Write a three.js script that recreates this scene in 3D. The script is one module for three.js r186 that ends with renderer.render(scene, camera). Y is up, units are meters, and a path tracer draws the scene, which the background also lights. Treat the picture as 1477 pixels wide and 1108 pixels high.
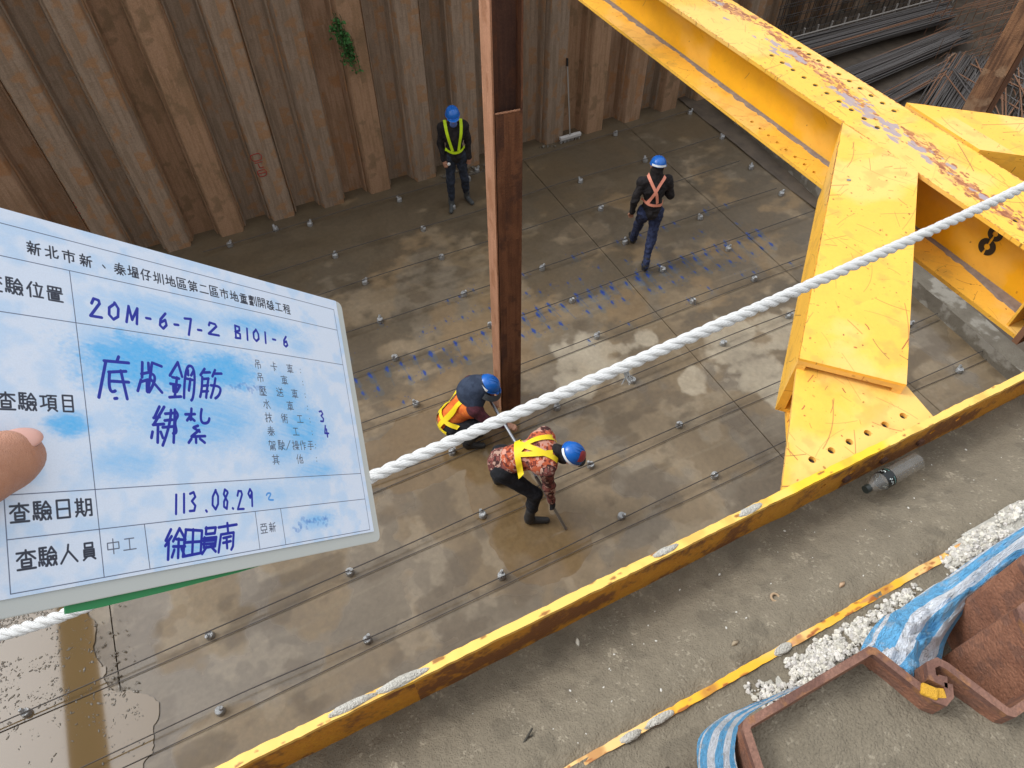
import * as THREE from 'three';
import { mergeGeometries } from 'three/addons/utils/BufferGeometryUtils.js';
import { RoundedBoxGeometry } from 'three/addons/geometries/RoundedBoxGeometry.js';
import { MarchingCubes } from 'three/addons/objects/MarchingCubes.js';

// ---------------------------------------------------------------- camera, sky, sun, exposure
const scene = new THREE.Scene();
const camera = new THREE.PerspectiveCamera(57.689, 1024 / 768, 0.05, 400);
camera.position.set(0, 6.8, 0);
camera.quaternion.setFromRotationMatrix(new THREE.Matrix4().makeBasis(
  new THREE.Vector3(0.89751, -0.00494, 0.44098), new THREE.Vector3(0.34544, 0.62949, -0.696), new THREE.Vector3(-0.27415, 0.77699, 0.56668)));
const renderer = new THREE.WebGLRenderer({ antialias: true });
renderer.toneMapping = THREE.LinearToneMapping;
renderer.toneMappingExposure = 1.36;
renderer.shadowMap.enabled = true;

// ---------------------------------------------------------------- noise
function rng(seed) { let s = seed | 0; return () => { s = (s + 0x6d2b79f5) | 0; let t = Math.imul(s ^ (s >>> 15), 1 | s); t = (t + Math.imul(t ^ (t >>> 7), 61 | t)) ^ t; return ((t ^ (t >>> 14)) >>> 0) / 4294967296; }; }
function h2(x, y) { let n = Math.imul(x, 374761393) + Math.imul(y, 668265263); n = Math.imul(n ^ (n >>> 13), 1274126177); return ((n ^ (n >>> 16)) >>> 0) / 4294967296; }
function vn(x, y) {
  const xi = Math.floor(x), yi = Math.floor(y), fx = x - xi, fy = y - yi, u = fx * fx * (3 - 2 * fx), v = fy * fy * (3 - 2 * fy);
  const a = h2(xi, yi), b = h2(xi + 1, yi), c = h2(xi, yi + 1), d = h2(xi + 1, yi + 1);
  return a + (b - a) * u + (c - a) * v + (a - b - c + d) * u * v;
}
function fbm(x, y, o = 4) { let s = 0, a = 0.5, t = 0; for (let i = 0; i < o; i++) { s += a * vn(x, y); t += a; x = x * 2.03 + 17.1; y = y * 2.03 + 9.7; a *= 0.5; } return s / t; }
const sst = (a, b, x) => { const t = Math.min(1, Math.max(0, (x - a) / (b - a))); return t * t * (3 - 2 * t); };
const mix = (a, b, t) => a + (b - a) * t;
const mix3 = (a, b, t) => [mix(a[0], b[0], t), mix(a[1], b[1], t), mix(a[2], b[2], t)];

// overcast sky: bright cloud sheet with a wide glow where the sun stands behind it, beyond the far wall on the left
const SUN = new THREE.Vector3(-0.56, 0.70, -0.42).normalize();
{
  const w = 256, h = 128, d = new Float32Array(w * h * 4);
  for (let j = 0; j < h; j++) for (let i = 0; i < w; i++) {
    const el = ((j + 0.5) / h - 0.5) * Math.PI, az = ((i + 0.5) / w - 0.5) * 2 * Math.PI;
    const y = Math.sin(el), n = fbm(Math.cos(az) * 2.5 + 7 + y * 2, Math.sin(az) * 2.5 + 5 + y * 3, 4);
    const dir = new THREE.Vector3(Math.cos(el) * Math.cos(az), y, Math.cos(el) * Math.sin(az));
    const s = Math.max(0, dir.dot(SUN));
    let L = (0.58 + 0.32 * Math.max(0, y)) * (0.84 + 0.32 * n) + 3.9 * s ** 14 * (0.8 + 0.4 * n);
    if (y < 0) L = 0.35;
    const k = (j * w + i) * 4; d[k] = L * 0.97; d[k + 1] = L * 1.0; d[k + 2] = L * 1.05; d[k + 3] = 1;
  }
  const t = new THREE.DataTexture(d, w, h, THREE.RGBAFormat, THREE.FloatType);
  t.mapping = THREE.EquirectangularReflectionMapping; t.magFilter = THREE.LinearFilter; t.minFilter = THREE.LinearFilter; t.needsUpdate = true;
  scene.background = t; scene.environment = t; scene.backgroundIntensity = 1.0; scene.environmentIntensity = 1.0;
}
const sun = new THREE.DirectionalLight(new THREE.Color(1, 0.96, 0.9), 0.9);
sun.position.copy(SUN).multiplyScalar(30).add(new THREE.Vector3(3, 3, -4)); sun.target.position.set(3, 3, -4);
sun.castShadow = true; sun.shadow.radius = 26; sun.shadow.mapSize.set(2048, 2048);
Object.assign(sun.shadow.camera, { left: -16, right: 16, top: 16, bottom: -16, near: 1, far: 70 });
scene.add(sun, sun.target);

// ---------------------------------------------------------------- textures
const lin = (c) => (c <= 0.0031308 ? c * 12.92 : 1.055 * c ** (1 / 2.4) - 0.055);   // linear -> sRGB
function pixels(w, h, f, srgb = true) {       // f(x, y) -> [r,g,b] linear (srgb) or raw
  const d = new Uint8Array(w * h * 4);
  for (let j = 0; j < h; j++) for (let i = 0; i < w; i++) {
    const c = f(i, j), k = (j * w + i) * 4;
    for (let q = 0; q < 3; q++) d[k + q] = Math.max(0, Math.min(255, 255 * (srgb ? lin(Math.max(0, c[q])) : c[q])));
    d[k + 3] = 255;
  }
  const t = new THREE.DataTexture(d, w, h, THREE.RGBAFormat);
  if (srgb) t.colorSpace = THREE.SRGBColorSpace;
  t.wrapS = t.wrapT = THREE.RepeatWrapping; t.magFilter = THREE.LinearFilter; t.minFilter = THREE.LinearMipmapLinearFilter; t.generateMipmaps = true; t.needsUpdate = true;
  return t;
}
function canvasTex(w, h, draw) {
  const c = document.createElement('canvas'); c.width = w; c.height = h; draw(c.getContext('2d'), w, h);
  const t = new THREE.CanvasTexture(c); t.colorSpace = THREE.SRGBColorSpace; t.wrapS = t.wrapT = THREE.RepeatWrapping; t.anisotropy = 8; return t;
}
const metres = (t, mx, my = mx) => { t.repeat.set(1 / mx, 1 / my); return t; };
const std = (o) => new THREE.MeshStandardMaterial({ roughness: 0.7, metalness: 0, ...o });
// periodic fbm for tiling maps
function pf(x, y, p, o = 4) { let s = 0, a = 0.5, t = 0, q = p; for (let k = 0; k < o; k++) { s += a * pvn(x * q / p, y * q / p, q, k); t += a; q *= 2; a *= 0.5; } return s / t; }
function pvn(x, y, p, k) {
  const xi = Math.floor(x), yi = Math.floor(y), fx = x - xi, fy = y - yi, u = fx * fx * (3 - 2 * fx), v = fy * fy * (3 - 2 * fy);
  const w = (n) => ((n % p) + p) % p, s = k * 131;
  const a = h2(w(xi) + s, w(yi)), b = h2(w(xi + 1) + s, w(yi)), c = h2(w(xi) + s, w(yi + 1)), d = h2(w(xi + 1) + s, w(yi + 1));
  return a + (b - a) * u + (c - a) * v + (a - b - c + d) * u * v;
}
const noiseBump = pixels(512, 512, (i, j) => { const n = pf(i / 16, j / 16, 32, 5); return [n, n, n]; }, false);
const bumpAt = (m) => { const t = noiseBump.clone(); t.needsUpdate = true; return metres(t, m); };

const M = {};
// yellow paint with dirt, chips and scratches, 1.2 m per tile
const YEL = [0.84, 0.46, 0.055], RUST = [0.24, 0.085, 0.028], PRIMER = [0.30, 0.24, 0.24];
function paintStrokes(g, w, h, R, n, pm) {   // fine scratches and chips; pm = pixels per metre
  g.lineCap = 'round';
  for (let i = 0; i < n; i++) {
    const x = R() * w, y = R() * h, a = R() * 6.28, L = (0.02 + 0.22 * R() ** 2) * pm;
    g.strokeStyle = `rgba(${122 + 40 * R() | 0},${78 + 30 * R() | 0},${36 + 20 * R() | 0},${0.4 + 0.55 * R()})`; g.lineWidth = (0.0014 + 0.0036 * R() ** 2) * pm;
    g.beginPath(); g.moveTo(x, y); g.quadraticCurveTo(x + Math.cos(a) * L * 0.5 + (R() - 0.5) * L * 0.3, y + Math.sin(a) * L * 0.5 + (R() - 0.5) * L * 0.3, x + Math.cos(a) * L, y + Math.sin(a) * L); g.stroke();
  }
  for (let i = 0; i < n * 5; i++) {
    const x = R() * w, y = R() * h, r = (0.0008 + 0.004 * R() ** 4) * pm;
    g.fillStyle = `rgba(${110 + 50 * R() | 0},${60 + 30 * R() | 0},${20 + 20 * R() | 0},${0.3 + 0.5 * R()})`;
    g.beginPath(); g.ellipse(x, y, r * (1 + R()), r, R() * 3, 0, 6.3); g.fill();
  }
}
function blotch(g, R, x, y, r, style, ang = 0, st = 1) {
  g.fillStyle = style; g.beginPath(); const n = 13;
  for (let k = 0; k <= n; k++) { const a = k / n * 6.283, q = r * (0.45 + 0.75 * R()), px = Math.cos(a) * q * st, py = Math.sin(a) * q; const X = x + px * Math.cos(ang) - py * Math.sin(ang), Y = y + px * Math.sin(ang) + py * Math.cos(ang); k ? g.lineTo(X, Y) : g.moveTo(X, Y); }
  g.fill();
}
function baseNoise(g, w, h, pm, base, dirt, amt, seed) {
  const im = g.createImageData(w, h);
  for (let j = 0; j < h; j++) for (let i = 0; i < w; i++) {
    const x = i / pm, y = j / pm, n = fbm(x * 5 + seed, y * 5, 4), f = fbm(x * 90 + seed, y * 90, 2), s = sst(0.56, 0.75, fbm(x * 14 + 3 * seed, y * 14 + 5, 4));
    const fade = amt * sst(0.46, 0.62, fbm(x * 2.6 + 2 * seed, y * 3.1 + 8, 5)), c = mix3(mix3(base.map((q) => q * (0.88 + 0.2 * n + 0.06 * f)), [0.80, 0.56, 0.26], fade), dirt, s * amt), k = (j * w + i) * 4;
    for (let q = 0; q < 3; q++) im.data[k + q] = Math.min(255, 255 * lin(c[q]));
    im.data[k + 3] = 255;
  }
  g.putImageData(im, 0, 0);
}
const yellowTex = canvasTex(1024, 1024, (g, w, h) => { const R = rng(5); baseNoise(g, w, h, w / 1.2, YEL, [0.46, 0.25, 0.06], 0.34, 3); paintStrokes(g, w, h, R, 150, w / 1.2); });
metres(yellowTex, 1.2);
const cleanTex = canvasTex(512, 512, (g, w, h) => { const R = rng(6); baseNoise(g, w, h, w / 1.2, [0.86, 0.43, 0.010], [0.7, 0.3, 0.02], 0.2, 4); paintStrokes(g, w, h, R, 10, w / 1.2); }); metres(cleanTex, 1.2);  // same paint, deeper orange to hold light bounced between the flanges
M.webBouncePaint = std({ map: cleanTex, roughness: 0.5 });
M.yellow = std({ map: yellowTex, roughness: 0.5, bumpMap: bumpAt(0.5), bumpScale: 0.0012 });
// strut top: the same paint worn through along the middle
const STRUT_Z0 = -5.9, STRUT_L = 5.0;
const strutTex = canvasTex(2048, 164, (g, w, h) => {
  const R = rng(11), pm = w / STRUT_L; baseNoise(g, w, h, pm, YEL, [0.45, 0.27, 0.06], 0.3, 8); paintStrokes(g, w, h, R, 170, pm);
  const path = [[-5.8, 3.30], [-4.6, 3.33], [-3.81, 3.356], [-3.32, 3.40], [-3.0, 3.344], [-2.7, 3.309], [-2.29, 3.283], [-1.93, 3.259], [-1.6, 3.186], [-1.4, 3.177], [-0.95, 3.2]];
  const at = (z) => { for (let i = 1; i < path.length; i++) if (z <= path[i][0]) { const t = (z - path[i - 1][0]) / (path[i][0] - path[i - 1][0]); return mix(path[i - 1][1], path[i][1], t); } return 3.2; };
  for (let i = 0; i < 2300; i++) {
    const z = -5.8 + 4.9 * R(), x = at(z) + (R() + R() - 1) * 0.07, dens = fbm(z * 3.2, x * 22, 3); if (dens < 0.37) continue;
    blotch(g, R, (z - STRUT_Z0) * pm, (3.46 - x) * pm, (0.003 + 0.014 * R() * R()) * pm, ['rgba(158,94,52,.85)', 'rgba(184,126,84,.75)', 'rgba(134,76,42,.85)'][i % 3], (R() - 0.5) * 0.5, 2.2);
  }
  for (let i = 0; i < 330; i++) {
    const z = -4.4 + 3.4 * R(), x = at(z) - 0.045 + (R() + R() - 1) * 0.09; if (fbm(z * 2.6, x * 9, 2) < 0.47) continue;
    blotch(g, R, (z - STRUT_Z0) * pm, (3.46 - x) * pm, (0.006 + 0.022 * R() * R()) * pm, 'rgba(158,142,148,.9)', (R() - 0.5) * 0.4, 2.4);
  }
  for (let i = 0; i < 900; i++) { const z = -5.8 + 4.9 * R(), e = R() < 0.6 ? 3.060 + 0.010 * R() * R() : 3.46 - 0.005 * R(); blotch(g, R, (z - STRUT_Z0) * pm, (3.46 - e) * pm, (0.001 + 0.005 * R() * R()) * pm, 'rgba(150,80,34,.8)', 0, 2.5); }
  for (let i = 0; i < 110; i++) { const z = -4.4 + 3.4 * R(), x = 3.08 + 0.36 * R(), L = (0.03 + 0.2 * R() * R()) * pm, a = (R() - 0.5) * 1.6; g.strokeStyle = `rgba(150,${78 + 40 * R() | 0},40,.7)`; g.lineWidth = (0.001 + 0.0025 * R()) * pm; g.beginPath(); g.moveTo((z - STRUT_Z0) * pm, (3.46 - x) * pm); g.quadraticCurveTo((z - STRUT_Z0) * pm + L * 0.5, (3.46 - x) * pm + L * a * 0.2, (z - STRUT_Z0) * pm + L, (3.46 - x) * pm + L * a * 0.5); g.stroke(); }
});
strutTex.wrapS = strutTex.wrapT = THREE.ClampToEdgeWrapping;
M.strutTop = std({ map: strutTex, roughness: 0.5, bumpMap: bumpAt(0.5), bumpScale: 0.001 });
// rusted orange paint (inner faces of the waler flange)
const rustPaint = canvasTex(1024, 512, (g, w, h) => {
  const pm = w / 1.6, im = g.createImageData(w, h);
  for (let j = 0; j < h; j++) for (let i = 0; i < w; i++) {
    const x = i / pm, y = j / pm, n = fbm(x * 7, y * 9, 5), f = fbm(x * 70, y * 60, 3), s = sst(0.42, 0.62, n * 0.7 + f * 0.3);
    const c = mix3(mix3([0.52, 0.20, 0.016], [0.66, 0.32, 0.02], f), [0.20, 0.075, 0.022], s * 0.95), k = (j * w + i) * 4;
    for (let q = 0; q < 3; q++) im.data[k + q] = 255 * lin(c[q]); im.data[k + 3] = 255;
  }
  g.putImageData(im, 0, 0);
});
metres(rustPaint, 1.6, 0.8);
M.rustPaint = std({ map: rustPaint, roughness: 0.75, bumpMap: bumpAt(0.25), bumpScale: 0.004 });
// mill-rusted sheet pile steel, long vertical streaks
function rustTex(seed, a, b, c) {
  return metres(pixels(512, 1024, (i, j) => {
    const x = i / 512, y = j / 1024, n = fbm(x * 9 + seed, y * 10, 5), st = fbm(x * 46 + seed * 2, y * 5, 4), f = fbm(x * 150, y * 300 + seed, 2), p = sst(0.55, 0.72, fbm(x * 6 + seed * 5, y * 14 + 3, 4));
    let q = mix3(a, b, sst(0.35, 0.65, 0.5 * n + 0.5 * st)); q = mix3(q, c, p * 0.7); return q.map((v) => v * (0.8 + 0.4 * f));
  }), 1.1, 2.6);
}
const pileTex = [rustTex(1, [0.28, 0.175, 0.105], [0.365, 0.235, 0.152], [0.345, 0.165, 0.066]), rustTex(31, [0.25, 0.184, 0.125], [0.325, 0.243, 0.172], [0.35, 0.185, 0.08]), rustTex(57, [0.29, 0.178, 0.094], [0.365, 0.225, 0.128], [0.205, 0.135, 0.07])];
M.pile = pileTex.flatMap((t, k) => [1, 0.86].map((v) => std({ map: t, color: new THREE.Color().setRGB(v, v * 0.985, v * (0.96 + 0.03 * k)), roughness: 0.86, bumpMap: bumpAt(0.6), bumpScale: 0.004 })));
const isoRust = (a, b, c) => metres(pixels(512, 512, (i, j) => { const n = pf(i / 64, j / 64, 8, 6), p = sst(0.5, 0.66, pf(i / 32 + 7, j / 32, 16, 5)), f = pf(i / 4, j / 4, 128, 2); return mix3(mix3(a, b, sst(0.3, 0.7, n)), c, p * 0.7).map((v) => v * (0.75 + 0.5 * f)); }), 0.5);
M.nearPile = std({ map: isoRust([0.20, 0.085, 0.048], [0.27, 0.122, 0.07], [0.155, 0.075, 0.05]), roughness: 0.82, bumpMap: bumpAt(0.18), bumpScale: 0.003 });
M.rimRust = std({ map: isoRust([0.13, 0.06, 0.042], [0.21, 0.105, 0.072], [0.27, 0.12, 0.045]), roughness: 0.8, bumpMap: bumpAt(0.12), bumpScale: 0.002 });
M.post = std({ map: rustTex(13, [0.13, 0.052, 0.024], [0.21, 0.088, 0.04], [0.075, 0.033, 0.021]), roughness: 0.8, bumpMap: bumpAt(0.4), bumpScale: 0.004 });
M.postLitRust = std({ map: rustTex(17, [0.34, 0.165, 0.088], [0.42, 0.21, 0.12], [0.27, 0.115, 0.05]), roughness: 0.8, bumpMap: bumpAt(0.4), bumpScale: 0.003 });  // paler rust paints in the light on the left post flange
M.streaked = std({ map: rustTex(41, [0.105, 0.05, 0.026], [0.25, 0.125, 0.06], [0.30, 0.19, 0.11]), roughness: 0.85, bumpMap: bumpAt(0.3), bumpScale: 0.006 });
M.darkRustShade = std({ map: rustTex(23, [0.08, 0.038, 0.026], [0.12, 0.056, 0.034], [0.15, 0.06, 0.028]), roughness: 0.85 });  // darker rust; on post webs it paints in the shade of the recess
// sandy dirt
M.dirt = std({ map: metres(pixels(1024, 1024, (i, j) => {
  const n = pf(i / 64, j / 64, 16, 4), f = pf(i / 8, j / 8, 128, 3), g = pf(i / 3, j / 3, 341, 1), w = sst(0.74, 0.8, pf(i / 9 + 40, j / 9, 114, 1)) * sst(0.5, 0.7, n);
  let c = mix3(mix3([0.125, 0.104, 0.073], [0.215, 0.182, 0.13], 0.4 * n + 0.4 * f + 0.3 * g), [0.10, 0.084, 0.06], 0.4 * sst(0.55, 0.63, pf(i / 128 + 3, j / 128, 8, 5))); return mix3(c, [0.42, 0.37, 0.28], 0.35 * w);
}), 0.7), roughness: 0.95, bumpMap: metres(pixels(1024, 1024, (i, j) => { const n = 0.5 * pf(i / 14, j / 14, 73, 3) + 0.5 * pf(i / 5, j / 5, 205, 2); return [n, n, n]; }, false), 0.7), bumpScale: 0.006 });
M.mortar = std({ map: metres(pixels(512, 512, (i, j) => { const n = pf(i / 32, j / 32, 16, 5); return mix3([0.36, 0.34, 0.29], [0.58, 0.56, 0.50], n); }), 0.4), roughness: 0.95, bumpMap: bumpAt(0.12), bumpScale: 0.006 });
M.dustGrey = std({ map: metres(pixels(256, 256, (i, j) => mix3([0.16, 0.13, 0.115], [0.28, 0.24, 0.21], pf(i / 16, j / 16, 16, 4))), 0.3), roughness: 0.95 });
M.pebble = std({ color: new THREE.Color().setRGB(0.60, 0.58, 0.53), roughness: 0.85 });
M.concrete = std({ map: metres(pixels(512, 512, (i, j) => { const n = pf(i / 32, j / 32, 16, 5), p = sst(0.5, 0.68, pf(i / 50 + 9, j / 50, 10, 4)); return mix3(mix3([0.105, 0.088, 0.066], [0.17, 0.15, 0.115], n), [0.33, 0.31, 0.265], p * 0.6); }), 1.6), roughness: 0.85, bumpMap: bumpAt(0.4), bumpScale: 0.006 });
M.spacer = std({ color: new THREE.Color().setRGB(0.46, 0.47, 0.47), roughness: 0.3, metalness: 0.65, bumpMap: bumpAt(0.06), bumpScale: 0.004 });
M.steelDark = std({ color: new THREE.Color().setRGB(0.08, 0.07, 0.064), roughness: 0.6, metalness: 0.3 });
M.steelGrey = std({ color: new THREE.Color().setRGB(0.125, 0.115, 0.11), roughness: 0.55, metalness: 0.3 });
M.steelRust = std({ color: new THREE.Color().setRGB(0.2, 0.10, 0.055), roughness: 0.8 });
M.black = std({ color: new THREE.Color().setRGB(0.012, 0.012, 0.013), roughness: 0.7 });
M.white = std({ color: new THREE.Color().setRGB(0.75, 0.75, 0.73), roughness: 0.6 });

// ---------------------------------------------------------------- geometry helpers
const taken = {};
function numbered(n) { const k = (taken[n] = (taken[n] ?? -1) + 1); return k ? n + '_' + String(k).padStart(3, '0') : n; }
function box(x0, x1, y0, y1, z0, z1) { const g = new THREE.BoxGeometry(x1 - x0, y1 - y0, z1 - z0); g.translate((x0 + x1) / 2, (y0 + y1) / 2, (z0 + z1) / 2); return g; }
function rbox(x0, x1, y0, y1, z0, z1, r = 0.004) { const g = new RoundedBoxGeometry(x1 - x0, y1 - y0, z1 - z0, 1, r); g.translate((x0 + x1) / 2, (y0 + y1) / 2, (z0 + z1) / 2); return g; }
function boxUV(g) {                         // uv in metres from the dominant direction of each face
  g = g.index ? g.toNonIndexed() : g; const p = g.attributes.position, uv = new Float32Array(p.count * 2);
  const a = new THREE.Vector3(), b = new THREE.Vector3(), c = new THREE.Vector3(), n = new THREE.Vector3();
  for (let i = 0; i < p.count; i += 3) {
    a.fromBufferAttribute(p, i); b.fromBufferAttribute(p, i + 1); c.fromBufferAttribute(p, i + 2); n.subVectors(b, a).cross(c.clone().sub(a));
    const X = Math.abs(n.x), Y = Math.abs(n.y), Z = Math.abs(n.z);
    [a, b, c].forEach((v, k) => { const q = (i + k) * 2; if (Y >= X && Y >= Z) { uv[q] = v.x; uv[q + 1] = v.z; } else if (X > Z) { uv[q] = v.z; uv[q + 1] = v.y; } else { uv[q] = v.x; uv[q + 1] = v.y; } });
  }
  g.setAttribute('uv', new THREE.BufferAttribute(uv, 2)); return g;
}
function join(list) {
  const gs = list.flat().map((g) => { g = g.index ? g.toNonIndexed() : g; for (const k of Object.keys(g.attributes)) if (!['position', 'normal', 'uv'].includes(k)) g.deleteAttribute(k); if (!g.attributes.uv) g.setAttribute('uv', new THREE.BufferAttribute(new Float32Array(g.attributes.position.count * 2), 2)); return g; });
  return gs.length > 1 ? mergeGeometries(gs) : gs[0];
}
const V = (x, y, z) => new THREE.Vector3(x, y, z);
function rod(a, b, r, r2 = r, seg = 8) { const d = V(...b).sub(V(...a)), L = d.length(), g = new THREE.CylinderGeometry(r2, r, L, seg); g.applyQuaternion(new THREE.Quaternion().setFromUnitVectors(V(0, 1, 0), d.normalize())); g.translate((a[0] + b[0]) / 2, (a[1] + b[1]) / 2, (a[2] + b[2]) / 2); return g; }
function tube(pts, r, seg = 24, rs = 8) { return new THREE.TubeGeometry(new THREE.CatmullRomCurve3(pts.map((p) => V(...p))), seg, r, rs); }
function slab(pts, y, t, holes = []) {       // horizontal plate: outline [x, z], top at y
  const s = new THREE.Shape(pts.map(([x, z]) => new THREE.Vector2(x, -z)));
  for (const [x, z, r] of holes) { const p = new THREE.Path(); p.absarc(x, -z, r, 0, 6.2832, true); s.holes.push(p); }
  const g = new THREE.ExtrudeGeometry(s, { depth: t, bevelEnabled: false, curveSegments: 7 }); g.rotateX(-Math.PI / 2); g.translate(0, y - t, 0); return g;
}
function thing(name, label, category, base = [0, 0, 0], group) {
  const o = new THREE.Group(); o.name = numbered(name); o.position.set(...base); o.userData = { label, category }; if (group) o.userData.group = group; scene.add(o); return o;
}
function structGroup(name) { const o = new THREE.Group(); o.name = numbered(name); o.userData = { kind: 'structure' }; scene.add(o); return o; }
const origin = (o) => { const v = V(0, 0, 0); for (let q = o; q && q !== scene; q = q.parent) v.add(q.position); return v; };
function mesh(name, geo, mat, parent) {     // geometry in world coordinates
  const g = Array.isArray(geo) ? join(geo) : geo, b = origin(parent); if (b.lengthSq()) g.translate(-b.x, -b.y, -b.z);
  const m = new THREE.Mesh(g, mat); m.name = parent === scene ? numbered(name) : name; m.castShadow = m.receiveShadow = true; parent.add(m); return m;
}
const umesh = (name, geo, mat, parent) => mesh(name, boxUV(Array.isArray(geo) ? join(geo) : geo), mat, parent);
function tag(o, label, category, group, kind) { o.userData = {}; if (label) o.userData.label = label; if (category) o.userData.category = category; if (group) o.userData.group = group; if (kind) o.userData.kind = kind; return o; }
function struct(name, geo, mat) { const m = umesh(name, geo, mat, scene); m.userData = { kind: 'structure' }; return m; }

// ---------------------------------------------------------------- pit floor
struct('ground', box(-60, 60, -0.5, -0.09, -60, 60), M.dirt);
const FX0 = -4.6, FX1 = 8.5, FZ0 = -9.75, FZ1 = -0.4;
const FW = 2048, FH = Math.round(2048 * (FZ1 - FZ0) / (FX1 - FX0)), PM = FW / (FX1 - FX0);
const inWet = (x, z) => { // damp stain by the king post and the bent worker
  const d1 = Math.hypot((x - 1.3) / 1.25, (z + 4.55) / 0.5), d2 = Math.hypot((x - 1.62) / 0.42, (z + 3.35) / 0.95), d3 = Math.hypot((x - 1.75) / 0.5, (z + 2.8) / 0.42);
  return Math.min(d1, d2, d3) + 0.55 * (fbm(x * 3.1, z * 3.1, 4) - 0.5);
};
const R0 = rng(3);
const blueMarks = [];
for (let k = 0; k < 36; k++) {
  const x = 0.05 + k * 0.2 + (R0() - 0.5) * 0.05; if (R0() < 0.97) blueMarks.push([x, -5.89 + (R0() - 0.5) * 0.04, 0.55 + R0(), 1]); if (R0() < 0.9) blueMarks.push([x + 0.02, -5.62 + (R0() - 0.5) * 0.05, 0.45 + 0.8 * R0(), 0]);
  if (k > 14 && R0() < 0.8) blueMarks.push([x + 0.04, -5.99, 0.5 + 0.7 * R0(), 1]); if (k > 5 && R0() < 0.6) blueMarks.push([x, -6.72 + (R0() - 0.5) * 0.06, 0.3 + 0.7 * R0(), 0]); if (R0() < 0.6) blueMarks.push([x + 0.05, -6.30 + (R0() - 0.5) * 0.12, 0.2 + 0.5 * R0(), 0]); if (R0() < 0.3) blueMarks.push([x, -5.2 + (R0() - 0.5) * 0.2, 0.2 + 0.4 * R0(), 0]);
}
const floorRough = new Uint8Array(FW * FH);
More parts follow.
